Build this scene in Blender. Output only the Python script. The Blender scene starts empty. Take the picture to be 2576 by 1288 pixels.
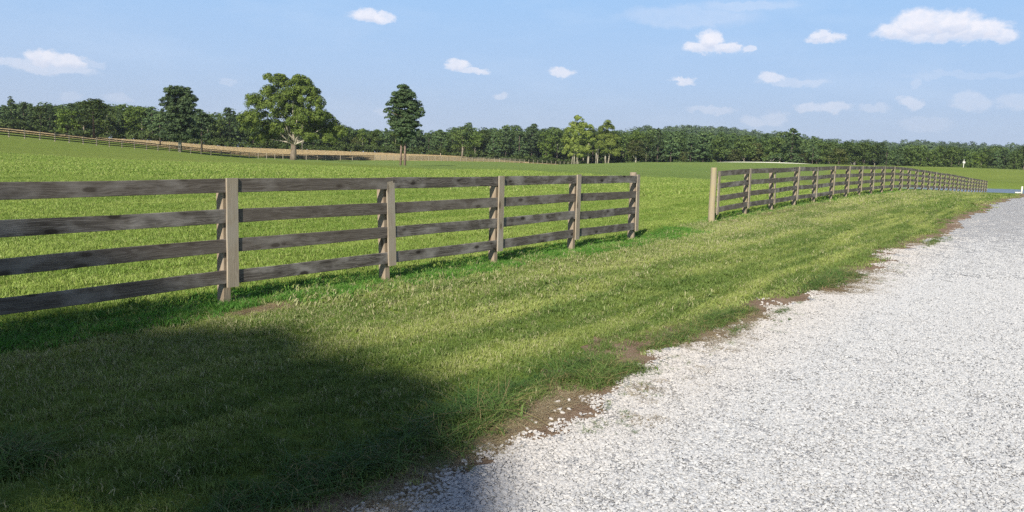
import bpy, math, random
import numpy as np
from mathutils import Vector, Matrix

random.seed(7)
RS = np.random.RandomState(11)
sc = bpy.context.scene
COL = sc.collection
PI = math.pi

# ------------------------------------------------------------------ camera
FPX = 790.0; K = 1024 / 2576.0
H0, ROLL, CAMH = 380.0, math.radians(2.0), 1.8
_p = math.atan((644 - H0) * K / FPX)
FWD = np.array([0, math.cos(_p), -math.sin(_p)])
_u0 = np.array([0, math.sin(_p), math.cos(_p)]); _r0 = np.array([1., 0, 0])
RGT = _r0 * math.cos(ROLL) + _u0 * math.sin(ROLL)
UPV = _u0 * math.cos(ROLL) - _r0 * math.sin(ROLL)
CPOS = np.array([0, 0, CAMH])

def ray(x, y):
    d = FWD * FPX + RGT * (x - 1288) * K - UPV * (y - 644) * K
    return d / d[1]

def at(x, y, Z):
    return CPOS + ray(x, y) * Z

cam = bpy.data.cameras.new('camera'); camo = bpy.data.objects.new('camera', cam); COL.objects.link(camo)
cam.sensor_width = 36; cam.lens = 36 * FPX / 1024; cam.clip_start = 0.05; cam.clip_end = 20000
M = Matrix(((RGT[0], UPV[0], -FWD[0], 0), (RGT[1], UPV[1], -FWD[1], 0), (RGT[2], UPV[2], -FWD[2], CAMH), (0, 0, 0, 1)))
camo.matrix_world = M
sc.camera = camo

# ------------------------------------------------------------------ light
SAZ, SEL = math.radians(197.5), math.radians(32.0)
SUN = np.array([math.sin(SAZ) * math.cos(SEL), math.cos(SAZ) * math.cos(SEL), math.sin(SEL)])
sl = bpy.data.lights.new('sun', 'SUN'); sl.energy = 5.0; sl.angle = math.radians(0.53); sl.color = (1.0, 0.94, 0.84)
so = bpy.data.objects.new('sun', sl); COL.objects.link(so)
so.rotation_euler = Vector(tuple(-SUN)).to_track_quat('-Z', 'Y').to_euler()
so.location = (0, 0, 30)

sc.view_settings.view_transform = 'Standard'; sc.view_settings.look = 'None'
sc.view_settings.exposure = 0.28; sc.view_settings.gamma = 1
sc.cycles.max_bounces = 5; sc.cycles.diffuse_bounces = 2; sc.cycles.glossy_bounces = 2
sc.cycles.transmission_bounces = 3; sc.cycles.transparent_max_bounces = 4; sc.cycles.volume_bounces = 0
sc.cycles.use_denoising = False
sc.cycles.caustics_reflective = False; sc.cycles.caustics_refractive = False

# ------------------------------------------------------------------ node helpers
class NT:
    def __init__(s, tree):
        s.t = tree; s.n = tree.nodes; s.l = tree.links
    def node(s, typ, **kw):
        n = s.n.new(typ)
        for k, v in kw.items():
            if k.startswith('_'): setattr(n, k[1:], v)
        return n
    def put(s, sock, v):
        if hasattr(v, 'is_output') or isinstance(v, bpy.types.NodeSocket): s.l.new(v, sock)
        elif v is not None:
            try: sock.default_value = v
            except Exception: sock.default_value = tuple(v) + (1.0,)
    def math(s, op, a, b=None, c=None, clamp=False):
        n = s.n.new('ShaderNodeMath'); n.operation = op; n.use_clamp = clamp
        s.put(n.inputs[0], a)
        if b is not None: s.put(n.inputs[1], b)
        if c is not None: s.put(n.inputs[2], c)
        return n.outputs[0]
    def vmath(s, op, a, b=None, out=0):
        n = s.n.new('ShaderNodeVectorMath'); n.operation = op
        s.put(n.inputs[0], a)
        if b is not None: s.put(n.inputs[1], b)
        return n.outputs[out]
    def noise(s, vec, scale, detail=2, rough=0.55, out=0):
        n = s.n.new('ShaderNodeTexNoise'); s.put(n.inputs['Vector'], vec)
        n.inputs['Scale'].default_value = scale; n.inputs['Detail'].default_value = detail
        n.inputs['Roughness'].default_value = rough
        return n.outputs[out]
    def mapr(s, v, a, b, c=0.0, d=1.0, smooth=False):
        n = s.n.new('ShaderNodeMapRange'); n.clamp = True
        if smooth: n.interpolation_type = 'SMOOTHSTEP'
        s.put(n.inputs[0], v)
        for i, x in enumerate((a, b, c, d)): n.inputs[i + 1].default_value = x
        return n.outputs[0]
    def mix(s, f, a, b, mode='MIX'):
        n = s.n.new('ShaderNodeMix'); n.data_type = 'RGBA'; n.blend_type = mode; n.clamp_factor = True
        s.put(n.inputs[0], f)
        for k, v in ((6, a), (7, b)):
            if isinstance(v, (tuple, list)): n.inputs[k].default_value = tuple(v)[:3] + (1.0,)
            else: s.l.new(v, n.inputs[k])
        return n.outputs[2]
    def attr(s, name, out='Fac'):
        n = s.n.new('ShaderNodeAttribute'); n.attribute_name = name
        return n.outputs[out]
    def pos(s):
        return s.n.new('ShaderNodeNewGeometry').outputs['Position']
    def objco(s):
        return s.n.new('ShaderNodeTexCoord').outputs['Object']
    def rnd(s):
        return s.n.new('ShaderNodeObjectInfo').outputs['Random']
    def scale3(s, v, x, y, z):
        return s.vmath('MULTIPLY', v, (x, y, z))
    def bump(s, h, strength, dist):
        n = s.n.new('ShaderNodeBump'); n.inputs['Strength'].default_value = strength
        n.inputs['Distance'].default_value = dist; s.l.new(h, n.inputs['Height'])
        return n.outputs[0]

def material(name):
    m = bpy.data.materials.new(name); m.use_nodes = True
    for n in list(m.node_tree.nodes): m.node_tree.nodes.remove(n)
    return m, NT(m.node_tree)

def finish(m, t, color, rough=0.9, bump=None, spec=0.2, transl=0.0, tcol=None):
    out = t.n.new('ShaderNodeOutputMaterial')
    b = t.n.new('ShaderNodeBsdfPrincipled')
    t.put(b.inputs['Base Color'], color); t.put(b.inputs['Roughness'], rough)
    b.inputs['Specular IOR Level'].default_value = spec
    if bump is not None: t.l.new(bump, b.inputs['Normal'])
    sh = b.outputs[0]
    if transl:
        tr = t.n.new('ShaderNodeBsdfTranslucent'); t.put(tr.inputs[0], tcol if tcol is not None else color)
        mx = t.n.new('ShaderNodeMixShader'); mx.inputs[0].default_value = transl
        t.l.new(sh, mx.inputs[1]); t.l.new(tr.outputs[0], mx.inputs[2]); sh = mx.outputs[0]
    t.l.new(sh, out.inputs[0])
    return m

# ------------------------------------------------------------------ world
w = bpy.data.worlds.new('World'); sc.world = w; w.use_nodes = True
T = NT(w.node_tree)
for n in list(T.n): T.n.remove(n)
sky = T.n.new('ShaderNodeTexSky'); sky.sky_type = 'NISHITA'; sky.sun_disc = False
sky.sun_elevation = SEL; sky.sun_rotation = SAZ; sky.air_density = 1.0; sky.dust_density = 0.6; sky.ozone_density = 2.0
gen = T.n.new('ShaderNodeTexCoord').outputs['Generated']
sep = T.n.new('ShaderNodeSeparateXYZ'); T.l.new(gen, sep.inputs[0])
az = T.math('ARCTAN2', sep.outputs[0], sep.outputs[1])
el = T.math('ARCSINE', sep.outputs[2])
comb = T.n.new('ShaderNodeCombineXYZ'); T.l.new(az, comb.inputs[0]); T.l.new(el, comb.inputs[1])
P2 = comb.outputs[0]
nz = T.noise(T.scale3(P2, 1, 1.5, 1), 38, 6, 0.66, out=1)
dist = T.vmath('MULTIPLY', T.vmath('SUBTRACT', nz, (0.5, 0.5, 0.5)), (0.034, 0.022, 0))
PD = T.vmath('ADD', P2, dist)
fine = T.noise(P2, 90, 4, 0.6)
def ae(x, y):
    d = ray(x, y); d = d / np.linalg.norm(d)
    return math.atan2(d[0], d[1]), math.asin(d[2])
CL = [ # px, py, half width, half height, strength
 (2312,57,56,31,1.),(2385,60,66,30,1.),(2262,78,56,20,.95),(2452,76,66,26,1.),(2370,82,130,20,.9),(2512,88,42,17,.9),
 (1788,100,30,28,1.),(1768,117,48,13,.9),(1828,121,36,15,.9),(1885,125,16,10,.7),
 (2076,94,44,13,.85),(2060,86,22,13,.85),(930,43,52,15,.95),(922,35,26,12,.8),(962,44,26,14,.8),
 (112,148,34,18,.9),(172,156,40,17,.85),(45,160,70,12,.6),(120,172,95,13,.6),(240,162,30,9,.3),
 (1150,165,36,13,.85),(1190,179,44,8,.7),(1412,180,34,12,.75),(1262,241,20,8,.55),(1718,200,30,9,.75),
 (1935,198,34,13,.7),(1990,208,85,9,.4),(2028,271,30,13,.6),(2095,270,46,13,.6),(2198,273,34,9,.35),
 (2290,259,24,15,.6),(2445,256,45,22,.42),(2560,256,40,17,.35),(1792,276,62,8,.4),(1890,305,30,16,.4),(1945,297,34,18,.38),
 (2308,205,14,12,.25),(2330,312,60,16,.2),(1730,42,170,26,.3),(1880,12,120,12,.3),(175,243,26,10,.22),(300,246,30,12,.25),(572,206,24,8,.25),
 (960,283,24,10,.25),(2460,188,150,8,.18)]
acc = None; accb = None
for (x, y, a, b, s) in CL:
    s = s if s > .65 else s * .72
    c0 = ae(x, y)
    v = T.vmath('MULTIPLY', T.vmath('SUBTRACT', PD, (c0[0], c0[1], 0)), (1988 / a, 1988 / b, 0))
    L = T.vmath('LENGTH', v, out=1)
    m = T.math('MULTIPLY', T.mapr(L, 1.18, 0.62, smooth=True), s)
    acc = m if acc is None else T.math('MAXIMUM', acc, m)
    if s > 0.8:
        sp = T.n.new('ShaderNodeSeparateXYZ'); T.l.new(v, sp.inputs[0])
        low = T.math('MULTIPLY', T.mapr(sp.outputs[1], 0.35, -0.75), m)
        accb = low if accb is None else T.math('MAXIMUM', accb, low)
alpha = T.math('MULTIPLY', acc, T.mapr(fine, 0.25, 0.6, 0.72, 1.0))
ramp = T.n.new('ShaderNodeValToRGB'); T.l.new(T.mapr(el, -0.02, 0.5), ramp.inputs[0])
cr = ramp.color_ramp
stops = [(0.0, (0.50, 0.61, 0.81)), (0.1, (0.495, 0.615, 0.825)), (0.22, (0.45, 0.625, 0.90)), (0.40, (0.375, 0.61, 0.95)), (1.0, (0.13, 0.26, 0.55))]
cr.elements[0].position = 0; cr.elements[0].color = stops[0][1] + (1,)
cr.elements[1].position = 1; cr.elements[1].color = stops[-1][1] + (1,)
for p_, c_ in stops[1:-1]:
    e = cr.elements.new(p_); e.color = c_ + (1,)
mult = T.mix(1.0, sky.outputs[0], (0.055, 0.055, 0.06), 'MULTIPLY')
horiz = T.mapr(el, 0.55, 0.20)
skyc = T.mix(T.math('MULTIPLY', horiz, 0.86), mult, ramp.outputs[0])
bw = T.noise(T.scale3(P2, 1, 3.5, 1), 5.0, 4, 0.6)
skyc = T.mix(T.mapr(bw, 0.48, 0.78, 0.0, 0.16), skyc, (0.75, 0.84, 0.98))
cloudc = T.mix(T.mapr(accb, 0.35, 0.95, 0.0, 0.75), (0.90, 0.89, 0.955), (0.60, 0.66, 0.82))
fin = T.mix(T.math('MULTIPLY', alpha, 0.93), skyc, cloudc)
bg = T.n.new('ShaderNodeBackground'); T.l.new(fin, bg.inputs[0]); bg.inputs[1].default_value = 0.89
wo = T.n.new('ShaderNodeOutputWorld'); T.l.new(bg.outputs[0], wo.inputs[0])

# ------------------------------------------------------------------ mesh helpers
def mesh_np(name, verts, faces_flat, sizes, mat=None, attrs=None, smooth=False):
    me = bpy.data.meshes.new(name)
    verts = np.asarray(verts, np.float32); ff = np.asarray(faces_flat, np.int32).ravel(); sizes = np.asarray(sizes, np.int32)
    me.vertices.add(len(verts)); me.vertices.foreach_set('co', verts.ravel())
    me.loops.add(len(ff)); me.loops.foreach_set('vertex_index', ff)
    me.polygons.add(len(sizes))
    st = np.zeros(len(sizes), np.int32); st[1:] = np.cumsum(sizes)[:-1]
    me.polygons.foreach_set('loop_start', st)
    me.polygons.foreach_set('use_smooth', np.full(len(sizes), smooth, bool))
    if attrs:
        for k, v in attrs.items():
            v = np.asarray(v, np.float32)
            if v.ndim == 1:
                a = me.attributes.new(k, 'FLOAT', 'POINT'); a.data.foreach_set('value', v)
            else:
                a = me.attributes.new(k, 'FLOAT_VECTOR', 'POINT'); a.data.foreach_set('vector', v.ravel())
    me.update(calc_edges=True)
    if mat: me.materials.append(mat)
    return me

class Acc:
    """accumulates verts / faces (tri or quad) for one mesh"""
    def __init__(s): s.v = []; s.f = []; s.n = 0
    def add(s, verts, faces):
        s.v.extend([tuple(x) for x in verts]); s.f.extend([tuple(i + s.n for i in f) for f in faces]); s.n += len(verts)
    def tube(s, pts, rad, seg=8, cap=True, wob=0.0, rs=None):
        pts = [np.array(p, float) for p in pts]; rings = []
        for i, p in enumerate(pts):
            d = pts[min(i + 1, len(pts) - 1)] - pts[max(i - 1, 0)]; d /= (np.linalg.norm(d) + 1e-9)
            a = np.cross(d, [0, 1, 0.01]) if abs(d[1]) < .9 else np.cross(d, [1, 0, 0.01]); a /= np.linalg.norm(a); b = np.cross(d, a)
            ring = []
            for k in range(seg):
                t = 2 * PI * k / seg; r = rad[i] * (1 + (wob * (rs.rand() - .5) if rs is not None else 0))
                ring.append(p + (a * math.cos(t) + b * math.sin(t)) * r)
            rings.append(ring)
        vs = [v for r in rings for v in r]; fs = []
        for i in range(len(pts) - 1):
            for k in range(seg):
                k2 = (k + 1) % seg
                fs.append((i * seg + k, i * seg + k2, (i + 1) * seg + k2, (i + 1) * seg + k))
        if cap:
            fs.append(tuple(range((len(pts) - 1) * seg, len(pts) * seg))); fs.append(tuple(reversed(range(seg))))
        s.add(vs, fs)
    def build(s, name, mat, smooth=False):
        me = bpy.data.meshes.new(name); me.from_pydata(s.v, [], s.f); me.materials.append(mat)
        if smooth: me.polygons.foreach_set('use_smooth', [True] * len(me.polygons))
        me.update(); return me

def link(name, data, parent=None, loc=None, mat4=None, **props):
    o = bpy.data.objects.new(name, data); COL.objects.link(o)
    if parent is not None: o.parent = parent
    if loc is not None: o.location = tuple(float(c) for c in loc)
    if mat4 is not None: o.matrix_local = mat4
    for k, v in props.items(): o[k] = v
    return o

# ------------------------------------------------------------------ terrain
DR = np.array([0.5736, 0.8192]); NR = np.array([0.8192, -0.5736])     # road direction, its right hand normal
RXL = [0, 145, 300, 455, 560, 650, 740, 900, 1020, 1160, 1300, 1430]  # far fence: image x, base y, distance
RYL = [343, 356.5, 371.5, 384, 393, 399, 401.5, 403.5, 404.5, 406, 409.5, 415]
RZL = [112, 128, 148, 172, 190, 203, 214, 222, 232, 262, 300, 345]
ctl = []
for r in (3, 5, 8, 12, 16.5):
    for a in (-60, -35, -15, 5, 25, 45, 65):
        ctl.append((r * math.sin(math.radians(a)), r * math.cos(math.radians(a)), 0.0))
F0 = np.array([5.41, 21.46])
def fs(i): return 2.55 * i + 0.009 * i * i
fang = math.radians(34.85); FD = np.array([math.sin(fang), math.cos(fang)])
BY = {0: 562, 1: 547, 2: 532, 3: 521.5, 4: 512.7, 5: 507, 6: 499, 7: 494, 8: 491, 9: 486.5, 10: 484.4, 11: 483, 12: 482, 13: 481.7, 14: 481.4, 15: 481.6, 16: 482, 20: 482.6, 25: 484, 31: 485.6}
def colx(P):
    d = np.array([P[0], P[1], 0.0]) - np.array([0, 0, 0]);
    lo, hi = -800, 3600
    for _ in range(50):
        m = (lo + hi) / 2
        rr = ray(m, 480)
        if rr[0] < P[0] / P[1]: lo = m
        else: hi = m
    return m
def zat(P, y):
    x = colx(P); return CAMH + ray(x, y)[2] * P[1]
RF = []
for i in range(32):
    p = F0 + FD * fs(i)
    yb = np.interp(i, sorted(BY), [BY[k] for k in sorted(BY)])
    z = zat(p, yb); RF.append((p[0], p[1], z))
    if i % 2 == 0 or i > 20: ctl.append((p[0], p[1], z))
for (x, y) in ((2300, 620), (2400, 571)):
    Zr = 0
    rr = ray(x, y)[0]; Yv = 3.374 / (0.7002 - rr); q = (rr * Yv, Yv)
    ctl.append((q[0], q[1], 0.02))
q = (36.2, 56.0); ctl.append((q[0], q[1], zat(q, 500)))
ctl.append((41, 57, -0.35)); ctl.append((60, 85, -1.1)); ctl.append((70, 90, -1.2)); ctl.append((80, 110, -1.3))
for x, y, Z in zip(RXL, RYL, RZL): ctl.append(tuple(at(x, y, Z)))
def C_(x, y, Z): ctl.append(tuple(at(x, y, Z)))
C_(-250, 322, 100); C_(-500, 315, 95)
# near pasture, its low crest, the shallow valley behind
for x, y, Z in ((0, 400, 50), (300, 412, 45), (600, 420, 45), (300, 392, 80), (600, 404, 90), (900, 416, 75), (1090, 431, 58), (1231, 430, 58), (1400, 439, 57), (1580, 449, 56), (1734, 455.5, 56), (1785, 457.5, 56),
                (1160, 424.5, 85), (1400, 430, 85), (1580, 435, 90), (1734, 437, 90), (1850, 440, 95), (1991, 446, 92), (800, 408, 130), (1017, 417, 158), (1250, 416.5, 180), (1450, 418, 220), (1600, 418, 240), (1900, 463, 58), (1991, 465.5, 62)):
    C_(x, y, Z)
for x, y, Z in ((1628, 413.5, 215), (1730, 411, 205), (1850, 408.5, 200), (1990, 411, 195), (2096, 414, 190), (2250, 417, 200), (2400, 420.5, 205), (2576, 427, 210), (2850, 436, 210), (1450, 416, 330), (1560, 417.5, 320), (1700, 425, 300), (1850, 426, 300),(2150, 432, 290), (2450, 436, 290), (2700, 446, 290)):
    C_(x, y, Z)
for x, y in ((1540, 424), (1628, 425), (1740, 421.5), (1850, 419), (1990, 421.5), (2096, 427), (2200, 430)): C_(x, y, 232)
WZ = -1.62
for x, y, Z in ((2000, 458, 120), (2150, 450, 138), (2300, 449, 150), (2450, 450, 160), (2576, 456, 160)):
    C_(x, y, Z)
for x, Z in ((2150, 110), (2250, 120), (2350, 127), (2450, 132), (2576, 134), (2700, 134)):
    rr = ray(x, 480)[0]
    ctl.append((rr * Z, Z, WZ + 0.35)); ctl.append((rr * (Z - 3.5), Z - 3.5, WZ - 0.45))
for x, Z in ((2150, 98), (2300, 103), (2450, 108), (2600, 110)):
    rr = ray(x, 480)[0]; ctl.append((rr * Z, Z, -2.3))
for x, Z in ((2150, 82), (2300, 88), (2450, 98), (2600, 100)):
    rr = ray(x, 480)[0]; ctl.append((rr * Z, Z, -1.45))
# golden field up to the wood
for x, y, Z in ((0, 325, 215), (250, 349, 232), (400, 357, 245), (560, 370, 260), (700, 376.5, 275), (870, 382, 290), (1010, 388, 305), (1150, 394, 318)):
    C_(x, y, Z)
for x in range(-300, 3001, 300):
    rr = ray(x, 480)[0]
    for Z, z in ((430, -3.0), (600, -6.0), (2000, 0.0), (3200, 0.0)):
        ctl.append((rr * Z, Z, z))
for x, y in ((-300, 380), (0, 384), (400, 388), (800, 395), (1200, 400), (1450, 376), (1640, 350), (1780, 346), (1900, 362), (2000, 374), (2100, 386), (2250, 385), (2400, 389), (2576, 398), (2850, 402)):
    C_(x, y, 950)
ctl = np.array(ctl)
def uv_(X, Y):
    r = np.sqrt(X * X + Y * Y); a = np.arctan2(X, Y)
    a = np.clip(a, -1.1, 1.1)
    return a * 1.6, np.log(np.maximum(r, 3.0))
cu, cv = uv_(ctl[:, 0], ctl[:, 1])
def ker(d2): return 0.5 * d2 * np.log(d2 + 1e-12)
N = len(ctl)
A = np.zeros((N + 3, N + 3)); D2 = (cu[:, None] - cu[None]) ** 2 + (cv[:, None] - cv[None]) ** 2
A[:N, :N] = ker(D2) + np.eye(N) * 2e-4
A[:N, N] = A[N, :N] = 1; A[:N, N + 1] = A[N + 1, :N] = cu; A[:N, N + 2] = A[N + 2, :N] = cv
scale_w = ctl[:, 2]
W_ = np.linalg.solve(A, np.concatenate([scale_w, [0, 0, 0]]))
def hgt(X, Y):
    X = np.atleast_1d(np.asarray(X, float)); Y = np.atleast_1d(np.asarray(Y, float)); out = np.empty(X.shape)
    Xf = X.ravel(); Yf = Y.ravel(); o = np.empty(len(Xf))
    for i in range(0, len(Xf), 20000):
        u, v = uv_(Xf[i:i + 20000], Yf[i:i + 20000])
        d2 = (u[:, None] - cu[None]) ** 2 + (v[:, None] - cv[None]) ** 2
        o[i:i + 20000] = ker(d2) @ W_[:N] + W_[N] + W_[N + 1] * u + W_[N + 2] * v
    # gentle lumps
    s = Xf * .5736 + Yf * .8192; t = Xf * .8192 - Yf * .5736
    o += 0.012 * np.sin(s * 1.1 + 1) * np.sin(t * 1.4) + 0.02 * np.sin(s * .23) * np.sin(t * .31 + 2)
    return o.reshape(X.shape)
def hz(x, y): return float(hgt(x, y)[0])

def fence_r(X, Y):          # distance of the far fence in the direction of X, Y
    a = X / np.maximum(Y, .1)
    fa = np.array([ray(x, 400)[0] for x in RXL])
    return np.interp(a, fa, RZL)
FRX = [-300, 0, 250, 400, 560, 700, 870, 1010, 1150, 1300, 1430, 1560, 1700, 1850, 2150, 2450, 2700, 3000]
FRZ = [215, 222, 238, 250, 264, 279, 293, 308, 322, 335, 350, 325, 305, 305, 300, 300, 300, 300]
def forest_r(X, Y):
    a = X / np.maximum(Y, .1); fa = np.array([ray(x, 400)[0] for x in FRX])
    return np.interp(a, fa, FRZ)

def vn(X, Y, seed=0):
    """cheap smooth value noise -1..1"""
    rs = np.random.RandomState(seed); o = 0
    for k in range(6):
        a = rs.rand() * 6.28; f = 1.6 ** k * (0.5 + rs.rand() * .3); p = rs.rand(2) * 6.28
        o = o + np.sin((X * math.cos(a) + Y * math.sin(a)) * f + p[0]) * np.cos((X * -math.sin(a) + Y * math.cos(a)) * f * .8 + p[1]) / 1.35 ** k
    return o / 2.2

# materials for the ground ------------------------------------------------
m_ground, t = material('pasture_ground')
P = t.pos()
big = t.noise(P, 0.05, 3); mid = t.noise(P, 0.9, 4, 0.65); fn = t.noise(P, 9.0, 4, 0.7)
stripe = t.noise(t.vmath('ADD', t.scale3(t.vmath('DOT_PRODUCT', P, (DR[0], DR[1], 0), out=1), 0.04, 0, 0), t.scale3(t.vmath('DOT_PRODUCT', P, (NR[0], NR[1], 0), out=1), 0, 0.55, 0)), 1.6, 3)
cA = t.mix(t.mapr(big, 0.35, 0.65), (0.215, 0.305, 0.056), (0.285, 0.352, 0.082))
cA = t.mix(t.mapr(mid, 0.3, 0.7), cA, t.mix(0.5, cA, (0.11, 0.17, 0.03)))
cA = t.mix(t.mapr(fn, 0.4, 0.75), cA, t.mix(0.5, cA, (0.25, 0.25, 0.07)))
val = t.mapr(t.attr('valley'), -4, 6)
cV = t.mix(t.mapr(big, 0.3, 0.7), (0.180, 0.262, 0.066), (0.228, 0.298, 0.078))
cA = t.mix(val, cA, cV)
gold = t.math('MULTIPLY', t.mapr(t.attr('gold'), 0.5, 3.0), t.mapr(t.attr('lane'), -40, 0, 1, 0))
cG = t.mix(t.mapr(t.noise(t.scale3(P, .4, 1, 1), 0.35, 4, .7), 0.3, 0.7), (0.50, 0.37, 0.18), (0.58, 0.46, 0.26))
cA = t.mix(gold, cA, cG)
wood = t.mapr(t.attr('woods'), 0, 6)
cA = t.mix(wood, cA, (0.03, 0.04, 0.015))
hb = t.math('ADD', fn, t.noise(P, 2.2, 3, .7))
finish(m_ground, t, cA, 0.95, t.bump(hb, 0.9, 0.12), 0.05)

def gshift(a): return np.interp(a, [ray(v, 400)[0] for v in (0, 350, 620, 900)], [65, 45, 12, .5])
# polar sheet
azs = np.concatenate([np.linspace(-180, -46, 24, endpoint=False), np.linspace(-46, 46, 340), np.linspace(46, 180, 25)[1:]])
azs = azs[:-1]
rads = np.concatenate([[1.2, 2.0], np.geomspace(2.8, 1300, 380)])
AZ, RD = np.meshgrid(np.radians(azs), rads)
GX = RD * np.sin(AZ); GY = RD * np.cos(AZ); GZ = hgt(GX, GY)
back = np.clip((np.abs(AZ) - 1.2) / 0.5, 0, 1)
GZ = GZ * (1 - back) + (-0.02) * back * 1.0
nr, na = GX.shape
V = np.stack([GX, GY, GZ], -1).reshape(-1, 3); V = np.vstack([V, [[0, 0, 0.0]]])
ii = np.arange(nr - 1)[:, None] * na; jj = np.arange(na)[None]; j2 = (jj + 1) % na
q = np.stack([ii + jj, ii + j2, ii + na + j2, ii + na + jj], -1).reshape(-1, 4)[:, ::-1]
tri = np.stack([np.full(na, nr * na), (np.arange(na) + 1) % na, np.arange(na)], -1)[:, ::-1]
ff = np.concatenate([q.ravel(), tri[:, ::-1].ravel()]); sz = np.concatenate([np.full(len(q), 4), np.full(na, 3)])
VX, VY = V[:, 0], V[:, 1]
front = VY > 1
gold_a = np.where(front, VY - fence_r(VX, VY) - gshift(VX / np.maximum(VY, .1)), -50)
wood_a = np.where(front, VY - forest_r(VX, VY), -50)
crest = np.interp(VX / np.maximum(VY, .1), [ray(x, 440)[0] for x in (0, 500, 850, 1090, 1231, 1580, 1785, 1991, 2300, 2600)], [400, 250, 110, 62, 60, 58, 57, 60, 400, 400])
val_a = np.where(front, VY - crest, -50)
lane_a = np.where(front, (VX / np.maximum(VY, .1) - ray(1400, 405)[0]) * 300, -400)
me = mesh_np('ground', V, ff, sz, m_ground, dict(gold=gold_a, woods=wood_a, valley=val_a, lane=lane_a), smooth=True)
if me.polygons[1000].normal.z < 0: me.flip_normals()
link('ground', me, kind='structure')

# ------------------------------------------------------------------ road and verge sheets
def ST(s, t_): return DR[0] * s + NR[0] * t_, DR[1] * s + NR[1] * t_
def strip(name, edgeL, edgeR, s0, s1, lift, mat, nt=14):
    ss = [s0]
    while ss[-1] < s1: ss.append(ss[-1] + max(0.035, abs(ss[-1]) * 0.012))
    ss = np.array(ss); L = edgeL(ss); R = edgeR(ss)
    k = np.linspace(0, 1, nt)[None]
    TT = L[:, None] * (1 - k) + R[:, None] * k; SS = np.repeat(ss[:, None], nt, 1)
    X, Y = ST(SS, TT); Z = hgt(X, Y)
    bk = np.clip((np.abs(np.arctan2(X, Y)) - 1.2) / 0.5, 0, 1); Z = Z * (1 - bk) - .02 * bk
    Z = Z + lift + np.clip((np.hypot(X, Y) - 15) * 0.0012, 0, .12)
    Vv = np.stack([X, Y, Z], -1).reshape(-1, 3)
    a = (np.arange(len(ss) - 1)[:, None] * nt + np.arange(nt - 1)[None])
    q = np.stack([a, a + 1, a + nt + 1, a + nt], -1).reshape(-1, 4)
    m = mesh_np(name, Vv, q, np.full(len(q), 4), mat, smooth=True)
    if m.polygons[10].normal.z < 0: m.flip_normals()
    return link(name, m, kind='structure')
def redge(s):   # where the gravel begins (t coordinate)
    return -2.62 + 0.13 * np.sin(s * .55 + .6) + 0.09 * np.sin(s * 1.7) + 0.06 * np.sin(s * 4.3 + 1) + 0.04 * np.sin(s * 11.) + 0.025 * np.sin(s * 27.)

def cell_stone(t, P, scale, rnd=1.0):
    v = t.n.new('ShaderNodeTexVoronoi'); v.feature = 'F1'; t.put(v.inputs['Vector'], P); v.inputs['Scale'].default_value = scale; v.inputs['Randomness'].default_value = rnd
    e = t.n.new('ShaderNodeTexVoronoi'); e.feature = 'DISTANCE_TO_EDGE'; t.put(e.inputs['Vector'], P); e.inputs['Scale'].default_value = scale; e.inputs['Randomness'].default_value = rnd
    return v, e
m_road, t = material('white_gravel_road')
P = t.pos()
Pd = t.vmath('ADD', P, t.vmath('MULTIPLY', t.vmath('SUBTRACT', t.noise(P, 30, 2, out=1), (.5, .5, .5)), (.03, .03, 0)))
v, e = cell_stone(t, Pd, 42); v2, e2 = cell_stone(t, t.vmath('ADD', Pd, (3.3, 1.7, 0)), 24)
sepc = t.n.new('ShaderNodeSeparateColor'); t.l.new(v.outputs['Color'], sepc.inputs[0])
sep2 = t.n.new('ShaderNodeSeparateColor'); t.l.new(v2.outputs['Color'], sep2.inputs[0])
c = t.mix(t.mapr(sepc.outputs[0], 0.0, 0.85), (0.53, 0.53, 0.53), (0.68, 0.675, 0.665))
c = t.mix(t.mapr(sepc.outputs[1], 0.78, 1.0), c, (0.74, 0.73, 0.71))
c = t.mix(t.mapr(sep2.outputs[2], 0.90, 0.99, 0, .6), c, (0.22, 0.23, 0.26))
gap = t.mapr(e.outputs['Distance'], 0.0, 0.09, 1, 0)
gapn = t.math('MULTIPLY', gap, t.mapr(t.noise(P, 14, 3), 0.42, 0.62))
c = t.mix(t.math('MULTIPLY', gapn, .5), c, (0.20, 0.19, 0.18))
dn = t.math('MULTIPLY', t.mapr(t.noise(P, 1.1, 4, .7), 0.52, 0.75), 0.35)
c = t.mix(dn, c, (0.50, 0.43, 0.36))
trk = t.vmath('DOT_PRODUCT', P, (NR[0], NR[1], 0), out=1)
band = t.noise(t.vmath('ADD', t.scale3(trk, 0, 1.1, 0), t.scale3(t.vmath('DOT_PRODUCT', P, (DR[0], DR[1], 0), out=1), .05, 0, 0)), 1.2, 2)
c = t.mix(t.mapr(band, .4, .65, 0, .12), c, (0.44, 0.45, 0.48))
hh = t.math('ADD', t.math('MULTIPLY', sepc.outputs[2], 0.8), t.mapr(e.outputs['Distance'], 0, .25))
finish(m_road, t, c, 0.85, t.bump(hh, 0.9, 0.012), 0.2)

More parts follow.
